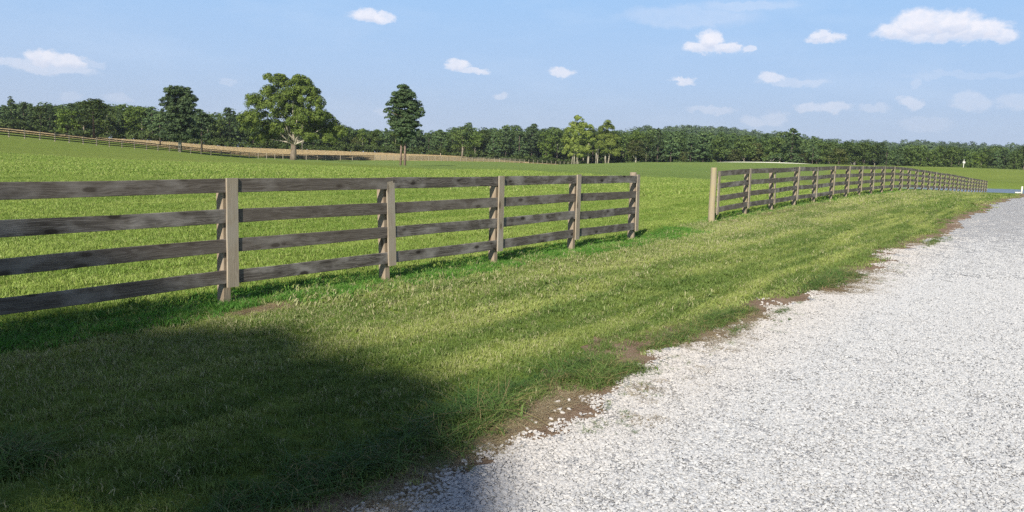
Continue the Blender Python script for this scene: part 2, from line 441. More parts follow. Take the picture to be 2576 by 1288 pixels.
m_dirt, t = material('reddish_bare_dirt')
P = t.pos()
c = t.mix(t.mapr(t.noise(P, 3.5, 5, .7), .35, .65), (0.19, 0.12, 0.078), (0.34, 0.245, 0.165))
c = t.mix(t.mapr(t.noise(P, 60, 3, .7), .5, .72), c, (0.42, 0.34, 0.26))
c = t.mix(t.mapr(t.noise(P, 25, 3, .7), .58, .75), c, (0.09, 0.07, 0.045))
finish(m_dirt, t, c, 0.95, t.bump(t.noise(P, 40, 5, .75), 0.9, 0.02), 0.1)
strip('verge_dirt', lambda s: redge(s) - 0.62 - 0.10 * np.sin(s * .9 + 2) - 0.06 * np.sin(s * 6.1), lambda s: redge(s) + 0.14 + 0 * s, -14, 110, 0.004, m_dirt, 8)
strip('gravel_road', redge, lambda s: 2.35 + .1 * np.sin(s * .7) + 0.03 * np.sin(s * 9), -14, 112, 0.009, m_road, 20)

# pond
m_water, t = material('pond_water')
P = t.pos()
out = t.n.new('ShaderNodeOutputMaterial'); b = t.n.new('ShaderNodeBsdfPrincipled')
b.inputs['Base Color'].default_value = (0.11, 0.135, 0.18, 1); b.inputs['Roughness'].default_value = 0.25; b.inputs['IOR'].default_value = 1.2
t.l.new(t.bump(t.noise(P, 2.5, 3, .6), 0.35, 0.05), b.inputs['Normal']); t.l.new(b.outputs[0], out.inputs[0])
pts = []
shore = [(2080, 84), (2200, 84), (2400, 90), (2600, 96), (2800, 96), (3000, 110), (2900, 140), (2700, 139), (2576, 139), (2400, 134), (2300, 127), (2200, 119), (2100, 108), (2050, 95)]
for x, Z in shore: rr = ray(x, 480)[0]; pts.append((rr * Z, Z, WZ))
me = bpy.data.meshes.new('pond_water'); me.from_pydata(pts, [], [tuple(range(len(pts)))]); me.materials.append(m_water)
if me.polygons[0].normal.z < 0: me.flip_normals()
link('pond_water', me, kind='structure')

# ------------------------------------------------------------------ wood
def wood_mat(name, dark, light, stain, hue, gs=1.0, tanm=0.0):
    m, t = material(name)
    O = t.objco(); R = t.rnd()
    off = t.vmath('ADD', O, t.scale3(R, 37.0, 11.0, 23.0))
    n0 = t.noise(t.scale3(off, 1.2, 5, 5), 1.0, 2)
    warped = t.vmath('ADD', t.scale3(off, 1.1, 40 * gs, 40 * gs), t.scale3(n0, 0, 6.0, 6.0))
    grain = t.noise(warped, 1.3, 5, .7)
    fib = t.noise(t.scale3(off, 6, 190, 190), 1.0, 3, .7)
    blot = t.noise(t.scale3(off, 2.0, 4, 4), 1.2, 3, .6)
    rings = t.n.new('ShaderNodeTexWave'); rings.wave_type = 'BANDS'; rings.bands_direction = 'Z'
    t.put(rings.inputs['Vector'], t.vmath('ADD', t.scale3(off, .35, 1, 1), t.scale3(n0, 0, 0, .22)))
    rings.inputs['Scale'].default_value = 17; rings.inputs['Distortion'].default_value = 2.5; rings.inputs['Detail'].default_value = 3
    c = t.mix(t.mapr(grain, .34, .66), dark, light)
    c = t.mix(t.mapr(rings.outputs['Fac'], .55, .9, 0, .7), c, dark)
    c = t.mix(t.mapr(fib, .45, .75, 0, .45), c, t.mix(0.5, c, (dark[0] * .35, dark[1] * .35, dark[2] * .35)))
    c = t.mix(t.mapr(blot, .47, .68, 0, .75), c, stain)
    # knots
    kv = t.n.new('ShaderNodeTexVoronoi'); kv.feature = 'F1'
    t.put(kv.inputs['Vector'], t.scale3(off, 2.6, 6.5, 6.5)); kv.inputs['Scale'].default_value = 1.0
    kn = t.mapr(kv.outputs['Distance'], 0.13, 0.20, 1, 0)
    kh = t.mapr(kv.outputs['Distance'], 0.17, 0.34, 1, 0)
    c = t.mix(t.math('MULTIPLY', kh, .35), c, dark)
    c = t.mix(t.math('MULTIPLY', kn, .85), c, (dark[0] * .32, dark[1] * .28, dark[2] * .25))
    c = t.mix(t.mapr(R, 0, 1, 0, .42), c, hue)
    hgt_ = t.math('ADD', t.math('MULTIPLY', fib, .5), grain)
    return finish(m, t, c, 0.82, t.bump(hgt_, 0.55, 0.004), 0.25)
m_rail = wood_mat('weathered_grey_rail', (0.055, 0.046, 0.038), (0.265, 0.236, 0.204), (0.38, 0.35, 0.315), (0.150, 0.120, 0.094))
m_face = wood_mat('tan_face_board', (0.31, 0.25, 0.175), (0.50, 0.43, 0.33), (0.42, 0.38, 0.32), (0.38, 0.32, 0.24))
m_post = wood_mat('brown_post', (0.28, 0.21, 0.14), (0.46, 0.37, 0.26), (0.38, 0.31, 0.23), (0.33, 0.27, 0.20))
m_pole = wood_mat('tan_gate_pole', (0.34, 0.27, 0.17), (0.46, 0.385, 0.26), (0.40, 0.34, 0.13), (0.40, 0.34, 0.24))
m_farwood = wood_mat('far_fence_rail', (0.035, 0.03, 0.022), (0.075, 0.063, 0.045), (0.09, 0.075, 0.055), (0.05, 0.042, 0.03))
m_farpost = wood_mat('far_fence_post', (0.26, 0.22, 0.16), (0.36, 0.31, 0.24), (0.30, 0.27, 0.21), (0.28, 0.25, 0.19))
m_farpale = wood_mat('pale_fence_rail', (0.36, 0.29, 0.19), (0.48, 0.40, 0.29), (0.38, 0.33, 0.25), (0.42, 0.35, 0.25))
m_white, t = material('white_paint')
finish(m_white, t, t.mix(t.mapr(t.noise(t.objco(), 14, 4, .7), .45, .7), (0.80, 0.78, 0.70), (0.66, 0.64, 0.56)), 0.5, None, 0.4)
m_bolt, t = material('rusty_nail'); finish(m_bolt, t, (0.07, 0.045, 0.03), 0.7)

def board_mesh(name, L, hgt_, th, mat, seed, nseg=10, wav=0.006, ends=(0, 0)):
    """board along local X from 0 to L, centred on local Z, front face at -Y"""
    rs = np.random.RandomState(seed); vs = []; fs_ = []
    a1, a2, a3 = rs.rand(3) * 6.28; s1, s2 = (rs.rand(2) - .5) * 2
    b = 0.003
    prof = [(-th / 2, -hgt_ / 2 + b), (-th / 2 + b, -hgt_ / 2), (th / 2 - b, -hgt_ / 2), (th / 2, -hgt_ / 2 + b), (th / 2, hgt_ / 2 - b), (th / 2 - b, hgt_ / 2), (-th / 2 + b, hgt_ / 2), (-th / 2, hgt_ / 2 - b)]
    for i in range(nseg + 1):
        x = L * i / nseg; u = i / nseg
        dz = wav * (math.sin(u * 3.1 + a1) * s1 + .4 * math.sin(u * 9 + a2)); dy = wav * .5 * math.sin(u * 5 + a3) * s2
        hs = 1 + .02 * math.sin(u * 13 + a3)
        for (y, z) in prof: vs.append((x, y + dy, z * hs + dz + rs.randn() * .0006))
    for i in range(nseg):
        for k in range(8):
            k2 = (k + 1) % 8; fs_.append((i * 8 + k, i * 8 + k2, (i + 1) * 8 + k2, (i + 1) * 8 + k))
    fs_.append(tuple(reversed(range(8)))); fs_.append(tuple(range(nseg * 8, nseg * 8 + 8)))
    me = bpy.data.meshes.new(name); me.from_pydata(vs, [], [f[::-1] for f in fs_]); me.materials.append(mat); me.update()
    return me

def frame(o, xdir, zdir=(0, 0, 1)):
    x = Vector(xdir).normalized(); z = Vector(zdir); y = z.cross(x).normalized(); z = x.cross(y)
    return Matrix(((x.x, y.x, z.x, o[0]), (x.y, y.y, z.y, o[1]), (x.z, y.z, z.z, o[2]), (0, 0, 0, 1)))

RAILZ = [1.325, 0.995, 0.668, 0.335]
def post_mesh(name, wd, dp, h, mat, seed, low=-0.35):
    """square sawn post, front at local y=0, depth towards +y; long axis along local X (stood up by its matrix)"""
    rs = np.random.RandomState(seed); b = .006; vs = []; fs_ = []
    prof = [(b, -wd / 2), (0, -wd / 2 + b), (0, wd / 2 - b), (b, wd / 2), (dp - b, wd / 2), (dp, wd / 2 - b), (dp, -wd / 2 + b), (dp - b, -wd / 2)]
    xs = [low, 0.0, h * .33, h * .66, h - .012, h]
    for i, x in enumerate(xs):
        k = .93 if i == 5 else 1.0
        for (y, z) in prof: vs.append((x, dp / 2 + (y - dp / 2) * k + rs.randn() * .0008, z * k + rs.randn() * .0008))
    for i in range(len(xs) - 1):
        for j in range(8):
            j2 = (j + 1) % 8; fs_.append((i * 8 + j, i * 8 + j2, (i + 1) * 8 + j2, (i + 1) * 8 + j))
    fs_.append(tuple(reversed(range(8)))); fs_.append(tuple(range(40, 48)))
    me = bpy.data.meshes.new(name); me.from_pydata(vs, [], fs_); me.materials.append(mat); me.update()
    import bmesh
    bm = bmesh.new(); bm.from_mesh(me); bmesh.ops.recalc_face_normals(bm, faces=bm.faces); bm.to_mesh(me); bm.free()
    return me
def pole_mesh(name, r, h, mat, seed, low=-0.35):
    rs = np.random.RandomState(seed); a = Acc()
    xs = [low, 0, h * .25, h * .5, h * .75, h - .015, h]
    a.tube([(x, .004 * math.sin(x * 4), .004 * math.cos(x * 3)) for x in xs], [r * 1.06, r * 1.05, r * 1.03, r, r * .98, r * .97, r * .9], 16, True, .05, rs)
    return a.build(name, mat)

UP = Vector((0, 0, 1))
def near_fence(name, label, posts, tall, pole_at, group=None):
    root = link(name, None, loc=posts[0]); root['label'] = label; root['category'] = 'fence'
    o = np.array(posts[0])
    n = len(posts)
    for i, P_ in enumerate(posts):
        P_ = np.array(P_); q = P_ - o
        d = (np.array(posts[min(i + 1, n - 1)]) - np.array(posts[max(i - 1, 0)])); d[2] = 0; d /= np.linalg.norm(d)
        bk = np.array([-d[1], d[0], 0])           # away from the road
        rs = np.random.RandomState(i + len(name) * 7)
        ln = Vector((rs.randn() * .012 - .02, rs.randn() * .010, 1)).normalized()
        face_h = 1.19; zl = 0.222
        # local X = up, local Y = away from road
        def up_frame(off, lean=ln):
            x = lean; y = Vector(bk); z = x.cross(y).normalized(); y = z.cross(x)
            return Matrix(((x.x, y.x, z.x, off[0]), (x.y, y.y, z.y, off[1]), (x.z, y.z, z.z, off[2]), (0, 0, 0, 1)))
        if i == pole_at:
            pm = pole_mesh('pole', tall[1], tall[0], tall[2], 5 + i)
            link('post', pm, root, mat4=up_frame(q + bk * (.0125 + tall[1]) + (d * tall[3])))
        else:
            link('post', post_mesh('post', .092, .118, 1.37 + rs.randn() * .006, m_post, i), root, mat4=up_frame(q + bk * .0135 - d * .042))
        fb = board_mesh('face_board', face_h + rs.randn() * .004, .142, .024, m_face, 40 + i, 6, .002)
        fo = link('face_board', fb, root, mat4=up_frame(q - bk * .026 + np.array([0, 0, zl + 0]) + d * .012 * rs.randn()))
    for k, rz in enumerate(RAILZ):
        i = 0
        while i < n - 1:
            j = min(n - 1, i + 2)
            if i == 0 and k % 2: j = 1
            A_ = np.array(posts[i]) - o; B_ = np.array(posts[j]) - o; Mi = np.array(posts[(i + j) // 2]) - o if j - i == 2 else None
            dd = B_ - A_; L = float(np.linalg.norm(dd)); dn_ = dd / L
            ov = 0.0
            ex0 = .075 if i == 0 else -.002; ex1 = (.03 if j == n - 1 else -.002)
            a0 = A_ - dn_ * ex0; LL = L + ex0 + ex1
            rs = np.random.RandomState(i * 9 + k)
            me = board_mesh('rail', LL, .148, .025, m_rail, i * 13 + k + len(name), 16, .007)
            if Mi is not None:    # let the board follow the ground through the middle post
                dev = Mi[2] - (A_[2] + B_[2]) / 2
                co = np.empty(len(me.vertices) * 3, np.float32); me.vertices.foreach_get('co', co); co = co.reshape(-1, 3)
                co[:, 2] += dev * np.clip(1 - np.abs(co[:, 0] / LL - .5) * 2, 0, 1) * .9
                me.vertices.foreach_set('co', co.ravel()); me.update()
            jz = rs.randn() * .006
            link('rail', me, root, mat4=frame((a0[0], a0[1], a0[2] + rz + jz), tuple(dn_)))
            i = j
    return root

LF = [(-3.11, 8.45), (-1.685, 10.45), (-0.27, 12.44), (1.08, 14.40), (2.47, 16.52)]
LF = [(x_ + DR[0] * o_, y_ + DR[1] * o_) for (x_, y_), o_ in zip(LF, (.083, .10, .085, .155, .24))]
LF = [(-3.06 - 1.41 * k, 8.52 - 2.0 * k) for k in (3, 2, 1)] + LF
LFp = [(x, y, hz(x, y)) for x, y in LF]
near_fence('board_fence', 'long four-rail grey board fence running out of frame, ending at the gap in the paddock', LFp, (1.455, .072, m_post, -.03), len(LFp) - 1)
RFp = [(x + FD[0] * .3, y + FD[1] * .3, hz(x + FD[0] * .3, y + FD[1] * .3)) for x, y, z in RF]
near_fence('board_fence', 'four-rail board fence from the thick tan gate pole down to the pond', RFp, (1.50, .086, m_pole, -.10), 0)

# far fences ---------------------------------------------------------------
def far_fence(label, pxs, zs, railmat, postmat, h=1.4, pr=.08, nr=4, top=0.0, pale=None):
    pts_ = []
    for x, Z in zip(pxs, zs):
        rr = ray(x, 400)[0]; X = rr * Z; pts_.append(np.array([X, Z, hz(X, Z)]))
    root = link('board_fence', None, loc=pts_[0]); root['label'] = label; root['category'] = 'fence'; root['group'] = 'fences across the far pasture'
    o = pts_[0]
    for i, p in enumerate(pts_):
        a = Acc(); w_ = pr
        a.add([(-w_, -w_ * .6, -.3), (w_, -w_ * .6, -.3), (w_, w_ * .6, -.3), (-w_, w_ * .6, -.3), (-w_, -w_ * .6, h), (w_, -w_ * .6, h), (w_ * .9, w_ * .6, h + .03), (-w_ * .9, w_ * .6, h + .03)],
              [(3, 2, 1, 0), (4, 5, 6, 7), (0, 1, 5, 4), (1, 2, 6, 5), (2, 3, 7, 6), (3, 0, 4, 7)])
        link('post', a.build('post', postmat), root, loc=p - o + np.array([0, -.06, 0]))
    for k in range(nr):
        zc = h * (.24 + .71 * k / max(nr - 1, 1)); a = Acc(); v = []; f = []
        for i, p in enumerate(pts_):
            q = p - o; hh = .088
            v += [(q[0], q[1] + .06, q[2] + zc - hh), (q[0], q[1] + .03, q[2] + zc - hh), (q[0], q[1] + .03, q[2] + zc + hh), (q[0], q[1] + .06, q[2] + zc + hh)]
        for i in range(len(pts_) - 1):
            for c_ in range(4):
                c2 = (c_ + 1) % 4; f.append((i * 4 + c_, i * 4 + c2, i * 4 + 4 + c2, i * 4 + 4 + c_))
        a.add(v, f); link('rail', a.build('rail', railmat), root)
    return root, pts_
def S(reg, L): return [(reg + x / 3.22) * 2576 / 3072 for x in L]
xa = [-130, -85, -43] + S(0, [-2, 100, 250, 397, 540, 677, 811, 940, 1063, 1184, 1304, 1420, 1530, 1640, 1745, 1845, 1945, 2040, 2140, 2232, 2320, 2408]) + S(700, [241, 322, 402, 480, 556, 628, 705, 812, 890, 965, 1035, 1150, 1253, 1365])
xa = sorted(set(round(v, 1) for v in xa))
xb = S(700, [1365, 1418, 1476, 1548, 1620, 1688, 1755, 1822, 1887, 1950, 2013, 2073, 2133, 2195, 2252, 2308, 2364, 2418]) + S(1300, [537, 591, 640, 692, 742, 790, 837, 883])
xc = S(1300, [922, 966, 1010, 1055, 1098, 1140, 1183, 1226, 1265, 1302, 1337, 1372, 1404])
fz = lambda L: [float(np.interp(x, [-130] + RXL, [100] + RZL)) for x in L]
fr, pa = far_fence('dark board fence curving down the hill in front of the golden field', xa, fz(xa), m_farwood, m_farpost)
# slipped pale rail on the hillside fence
i0 = min(range(len(xa)), key=lambda i: abs(xa[i] - S(0, [540])[0]))
A_ = pa[i0] - pa[0]; B_ = pa[i0 + 1] - pa[0]; dd = B_ - A_
bo = link('rail', board_mesh('rail', float(np.linalg.norm(dd)) * .96, .14, .04, m_farpale, 3, 4, .05), fr, mat4=frame((A_[0], A_[1] - .15, A_[2] + 1.12), (dd[0], dd[1], dd[2] + .32)))
bo['label'] = 'pale slipped top rail'
far_fence('tan board fence behind the twin-trunked pine, edging the golden field', xb, fz(xb), m_farpale, m_farpost)
far_fence('low run of pale fence posts ending at the two light green trees', xc, fz(xc), m_farwood, m_farpost, nr=3)
xk = [1590, 1612, 1634, 1656, 1679, 1702, 1725, 1748, 1772, 1797, 1822, 1848, 1874, 1900, 1926, 1952, 1978, 2004, 2030, 2056, 2082, 2110]
zk = [float(np.interp(x, [1590, 1700, 1850, 2000, 2110], [232] * 5)) for x in xk]
far_fence('white rail fence just showing over the crest of the grassy knoll', xk, zk, m_white, m_white, h=1.35, pr=.07, nr=3)

# ------------------------------------------------------------------ trees
def leaf_mat(name, c1, c2, c3, trans=.25, hv=.25):
    m, t = material(name)
    ti = t.attr('tint'); R = t.rnd()
    c = t.mix(t.mapr(ti, 0, .5), c1, c2)
    c = t.mix(t.mapr(ti, .5, 1), c, c3)
    if hv:
        c = t.mix(t.math('MULTIPLY', R, hv), c, t.mix(.5, c, (0.11, 0.12, 0.02)))
        R2 = t.math('FRACT', t.math('MULTIPLY', R, 17.31))
        vv = t.n.new('ShaderNodeVectorMath'); vv.operation = 'SCALE'; t.l.new(c, vv.inputs[0]); t.l.new(t.mapr(R2, 0, 1, .62, 1.42), vv.inputs['Scale']); c = vv.outputs[0]
    return finish(m, t, c, .62, None, .25, trans)
m_lf_syc = leaf_mat('sycamore_leaves', (0.065, 0.110, 0.022), (0.145, 0.205, 0.036), (0.240, 0.300, 0.062), .25, 0)
m_lf_pine = leaf_mat('pine_needles', (0.040, 0.078, 0.032), (0.080, 0.132, 0.050), (0.140, 0.200, 0.072), .15, .2)
m_lf_dark = leaf_mat('dark_broadleaf', (0.040, 0.074, 0.020), (0.082, 0.132, 0.034), (0.150, 0.205, 0.052), .2, .35)
m_lf_mid = leaf_mat('mid_broadleaf', (0.070, 0.125, 0.025), (0.130, 0.200, 0.038), (0.210, 0.285, 0.056), .25, .35)
m_lf_pale = leaf_mat('pale_leaves', (0.110, 0.165, 0.030), (0.210, 0.270, 0.052), (0.320, 0.370, 0.090), .3, .1)
m_lf_olive = leaf_mat('olive_scrub', (0.055, 0.075, 0.022), (0.095, 0.115, 0.034), (0.15, 0.15, 0.055), .2, .4)
def bark_mat(name, a, b, s=6):
    m, t = material(name); O = t.objco()
    c = t.mix(t.mapr(t.noise(t.scale3(O, 1, 1, .25), s, 4, .7), .35, .65), a, b)
    return finish(m, t, c, .9, t.bump(t.noise(t.scale3(O, 1, 1, .2), s * 2, 4, .7), .7, .05), .1)
m_bk_pale = bark_mat('mottled_pale_bark', (0.22, 0.18, 0.13), (0.62, 0.57, 0.46), 2.2)
m_bk_red = bark_mat('reddish_pine_bark', (0.15, 0.10, 0.075), (0.34, 0.25, 0.20), 5)
m_bk_dark = bark_mat('dark_bark', (0.07, 0.055, 0.042), (0.15, 0.125, 0.10), 4)
m_bk_brown = bark_mat('brown_scaly_bark', (0.13, 0.10, 0.075), (0.28, 0.23, 0.17), 3)
m_bk_grey = bark_mat('grey_bark', (0.25, 0.23, 0.19), (0.48, 0.45, 0.39), 3)

def crown_arrays(blobs, leaf, per, rs, sub=9, flat=1.0, upb=.25, core=.35):
    """blobs: (x,y,z,rx,ry,rz). returns verts, tint of rhombic leaf sprays gathered in clumps"""
    C = []; Nn = []; S_ = []; Ti = []
    for (x, y, z, rx, ry, rz) in blobs:
        r = (rx * ry * rz) ** (1 / 3)
        n = int(per * r * r); ns = max(4, int(sub * r))
        sd = rs.randn(ns, 3); sd /= np.linalg.norm(sd, axis=1)[:, None]; sd[:, 2] = np.where(sd[:, 2] < -.5, -sd[:, 2], sd[:, 2])
        srad = core + (1 - core) * rs.rand(ns) ** .5
        sc_ = sd * srad[:, None]
        k = rs.randint(0, ns, n); cs = .62 / math.sqrt(ns / 8.0)
        g = rs.randn(n, 3) * cs * .42; g[:, 2] *= flat
        p = sc_[k] + g
        l = np.linalg.norm(p, axis=1); over = l > 1.08; p[over] *= (1.08 / l[over])[:, None]
        P_ = p * np.array([rx, ry, rz]) + np.array([x, y, z])
        nn = p * .6 + g * 2.2 + rs.randn(n, 3) * .42; nn[:, 2] += upb
        C.append(P_); Nn.append(nn); S_.append(leaf * (.55 + .9 * rs.rand(n))); st = rs.rand(ns) * .55
        Ti.append(np.clip(st[k] + rs.rand(n) * .45, 0, 1))
    C = np.concatenate(C); Nn = np.concatenate(Nn); S_ = np.concatenate(S_); Ti = np.concatenate(Ti)
    Nn /= np.linalg.norm(Nn, axis=1)[:, None] + 1e-9
    a = np.cross(Nn, rs.randn(len(Nn), 3)); a /= np.linalg.norm(a, axis=1)[:, None] + 1e-9; b = np.cross(Nn, a)
    a *= (S_ * .62)[:, None]; b *= (S_ * .38)[:, None]
    V_ = np.stack([C - a, C - b * .9, C + a, C + b], 1).reshape(-1, 3)
    return V_, np.repeat(Ti, 4)
def crown_mesh(name, blobs, leaf, per, seed, mat, **kw):
    V_, Ti = crown_arrays(blobs, leaf, per, np.random.RandomState(seed), **kw)
    n = len(V_) // 4
    return mesh_np(name, V_, np.arange(n * 4), np.full(n, 4), mat, dict(tint=Ti))
def limbs(name, lines, mat, seg=7, seed=1):
    a = Acc(); rs = np.random.RandomState(seed)
    for pts_, r in lines: a.tube(pts_, r, seg, True, .12, rs)
    return a.build(name, mat, smooth=True)

def tree(name, label, cat, loc, crown, trunk, group=None):
    r = link(name, None, loc=loc); r['label'] = label; r['category'] = cat
    if group: r['group'] = group
    link('crown', crown, r)
    if trunk is not None: link('trunk', trunk, r)
    return r

# --- big sycamore
Zs = 212.0; u = Zs / 1988.0
base = at(738, 400, Zs); base[2] = hz(base[0], base[1])
def bl(L, cx, cy, u, depth=.9, rs=None, ys=1.0, rot=True):
    """blob list from picture measurements of this tree alone -> metres round its own trunk"""
    out_ = []
    for (x, y, r) in L:
        X = (x - cx) * u; Zz = (cy - y) * u; R_ = r * u
        out_.append((X, (rs.rand() - .5) * ys * 2 * depth, Zz, R_, R_ * .95, R_ * .85))
    return out_
rs = np.random.RandomState(3)
LB = [(710, 212, 24), (745, 214, 24), (775, 218, 22), (690, 205, 15), (680, 240, 28), (720, 245, 30), (765, 245, 30), (800, 262, 26), (655, 265, 26), (640, 262, 16), (690, 285, 28), (735, 285, 30),
      (775, 292, 28), (812, 292, 24), (835, 318, 24), (848, 326, 22), (838, 345, 17), (818, 300, 24), (790, 345, 18), (630, 300, 16), (765, 205, 14), (700, 200, 14), (655, 305, 30), (640, 325, 24), (680, 335, 26), (665, 352, 20), (648, 352, 16), (710, 325, 24), (760, 330, 24), (800, 325, 26), (822, 342, 20), (780, 312, 26), (745, 310, 22), (735, 262, 26), (700, 262, 24), (790, 235, 18)]
blobs = bl(LB, 738, 400, u, 6.0, rs) + bl([(x, y, r * .9) for x, y, r in LB if 650 < x < 820], 738, 400, u, 10.0, rs)
tw = lambda X, Y, Zz: (X, Y, Zz)
lines = [([(0, 0, -.5), (0, 0, 1), (.1, 0, 2.6), (0, .1, 4.2)], [1.15, .85, .75, .7])]
def limb(p0, p1, r0, sag, rs):
    p0 = np.array(p0, float); p1 = np.array(p1, float); n = 6; P_ = []
    for i in range(n):
        t_ = i / (n - 1); q_ = p0 * (1 - t_) + p1 * t_; q_[2] += sag * math.sin(t_ * PI); q_ += rs.randn(3) * .18 * (0 < i < n - 1); P_.append(q_)
    return (P_, [r0 * (1 - .75 * i / (n - 1)) for i in range(n)])
for (x, y, z, r0, sg) in ((-4.5, -2.5, 9.5, .36, -.8), (-2.2, -3.5, 11.5, .34, .2), (5.5, -3.2, 7.0, .36, -.6), (7.2, -1.5, 6.4, .3, .2), (2.2, -3.8, 12, .36, .2), (.6, -2.0, 15.5, .4, .2), (-7, -1, 5.2, .26, .3), (3.5, -4.2, 9.2, .28, -.3), (-3.5, 2, 14.5, .34, 0), (4.5, 2, 14, .34, 0), (-6.5, 2.5, 10, .26, 0), (8, 1.5, 9, .26, 0), (-1.0, -4.6, 8.2, .24, 0)):
    lines.append(limb((0, 0, 3.6 + rs.rand()), (x, y, z), r0, sg, rs))
tree('sycamore_tree', 'huge spreading sycamore with pale limbs standing by the far fence', 'tree', base,
     crown_mesh('sycamore_crown', blobs, .32, 270, 5, m_lf_syc, sub=9), limbs('sycamore_trunk', lines[:1], m_bk_brown))
link('limbs', limbs('sycamore_limbs', lines[1:], m_bk_pale), bpy.data.objects['sycamore_tree'])
# --- twin trunked pine
Zp = 158.0; u = Zp / 1988.0
base = at(1015, 417, Zp); base[2] = hz(base[0], base[1])
rs = np.random.RandomState(8)
LB = []
for (y, w_) in ((231, 8), (238, 18), (247, 24), (258, 32), (270, 38), (284, 44), (298, 44), (312, 40), (325, 30), (335, 20), (344, 14), (352, 9)):
    nb = max(2, int(w_ / 6))
    for k in range(nb): LB.append((1013 + (k / (nb - 1) - .5) * 2 * (w_ - 8) + rs.randn() * 2 + (3 if y < 300 else 0), y + rs.randn() * 3, 13))
blobs = []
for (x, y, r) in LB:
    X = (x - 1015) * u; hw = 44 * u; yy = (rs.rand() - .5) * 2 * math.sqrt(max(.1, hw * hw - X * X)) * .75
    blobs.append((X, yy, (417 - y) * u, r * u * 1.15, r * u * 1.15, r * u * .72))
    blobs.append((X * .7, -yy * .8, (417 - y - rs.rand() * 6) * u, r * u * 1.1, r * u * 1.1, r * u * .6))
low = crown_mesh('pine_sprig', [(-.5, -.3, 6.0, 1.0, .8, .55), (.4, -.5, 5.6, .8, .7, .4), (-.1, -.4, 6.5, .7, .6, .5)], .3, 260, 9, m_lf_pale)
ln_ = [([(-.62, .2, -.4), (-.55, .2, 3), (-.45, .15, 7), (0, 0, 10.5)], [.24, .20, .17, .10]), ([(.28, 0, -.4), (.25, 0, 3), (.15, 0, 8), (0.05, 0, 12), (.1, 0, 14.8)], [.27, .22, .19, .14, .06])]
for k in range(16):
    a_ = rs.rand() * 6.28; z_ = 7.5 + k * .42; L_ = 3.2 * (1 - abs(k - 5) / 14); ln_.append(([(0.1, 0, z_), (math.cos(a_) * L_ * .5, math.sin(a_) * L_ * .5, z_ + .2), (math.cos(a_) * L_, math.sin(a_) * L_, z_ + .6)], [.09, .06, .03]))
pr = tree('pine_tree', 'lone twin-trunked pine standing in the open mid pasture with its own shadow', 'tree', base,
     crown_mesh('pine_crown', blobs, .24, 480, 6, m_lf_pine, sub=12, flat=.7, upb=.5), limbs('pine_trunk', ln_, m_bk_red))
ch = [c for c in pr.children if c.name.startswith('crown')][0]
lo_ = link('low_foliage', low, pr); lo_['label'] = 'bright yellow-green tuft low on the trunk'
# --- pine at the hillside fence
Zq = 182.0; u = Zq / 1988.0
base = at(453, 386, Zq); base[2] = hz(base[0], base[1])
LB = []
for (y, w_) in ((240, 20), (252, 34), (264, 40), (277, 42), (290, 40), (303, 34), (316, 30), (328, 36), (340, 42), (350, 40)):
    nb = max(2, int(w_ / 6.5))
    for k in range(nb): LB.append((456 + (k / (nb - 1) - .5) * 2 * (w_ - 9) + rs.randn() * 2, y + rs.randn() * 3, 14))
blobs = [((x - 453) * u, (rs.rand() - .5) * 5, (390 - y) * u, r * u * 1.1, r * u * 1.1, r * u * .7) for x, y, r in LB] + [((x - 453) * u * .8, (rs.rand() - .5) * 6, (388 - y) * u, r * u, r * u, r * u * .7) for x, y, r in LB]
tree('pine_tree', 'tall round-headed dark pine rising over the hillside fence, pale dead bark on its trunk', 'tree', base,
     crown_mesh('pine_crown', blobs, .27, 380, 16, m_lf_pine, sub=12, flat=.75, upb=.5),
     limbs('pine_trunk', [([(0, 0, -.5), (0, 0, 2), (.1, 0, 6), (.2, 0, 12)], [.48, .38, .32, .1]), ([(0, -.1, 3.6), (1.0, -.2, 3.9), (2.0, -.3, 3.8)], [.12, .08, .04])], m_bk_grey))
# --- the two light green trees
def cut_tree(name, label, cx, by, Z, LB, leafmat, bark, trunks, leaf=.38, per=190, dep=3.0, seed=1, sub=6, cat='tree'):
    u = Z / 1988.0; base = at(cx, by, Z); base[2] = hz(base[0], base[1]); rs = np.random.RandomState(seed)
    zoff = 0
    bb = bl(LB, cx, by, u, dep, rs) + bl([(x + rs.randn() * 3, y + rs.randn() * 3, r * .85) for x, y, r in LB], cx, by, u, dep * 1.3, rs)
    return tree(name, label, cat, base, crown_mesh(name + '_crown', bb, leaf, per, seed, leafmat, sub=sub), limbs(name + '_trunk', [([(a * u, 0, -.5), (b * u, 0, c * u * .5), (b * u, 0, c * u)], [r0, r0 * .8, r0 * .5]) for a, b, c, r0 in trunks], bark, seed=seed))
cut_tree('light_tree', 'taller and wider of the two light green trees at the end of the pale fence', 1452, 415, 322,
  [(1452, 305, 11), (1462, 318, 14), (1440, 318, 14), (1478, 322, 10), (1430, 335, 13), (1452, 335, 17), (1475, 340, 14), (1422, 352, 14), (1445, 356, 17), (1470, 358, 17), (1485, 352, 9), (1428, 372, 14), (1450, 376, 16), (1472, 376, 14), (1438, 390, 10), (1462, 392, 10), (1416, 385, 7)],
  m_lf_pale, m_bk_pale, [(-8, -8, 60, .35), (0, 0, 60, .45), (27, 27, 60, .5), (-14, -12, 50, .25)], seed=21)
cut_tree('light_tree', 'narrower light green tree with slim white trunks, nearer the grassy knoll', 1523, 415, 318,
  [(1522, 310, 9), (1530, 322, 12), (1513, 325, 12), (1522, 340, 16), (1542, 345, 11), (1505, 345, 10), (1530, 360, 17), (1550, 365, 12), (1510, 365, 14), (1520, 380, 15), (1543, 382, 13), (1557, 374, 8), (1503, 380, 8)],
  m_lf_pale, m_bk_pale, [(1, -2, 60, .4), (6, 9, 60, .35), (-20, -20, 50, .25), (-24, -24, 40, .2)], seed=22)

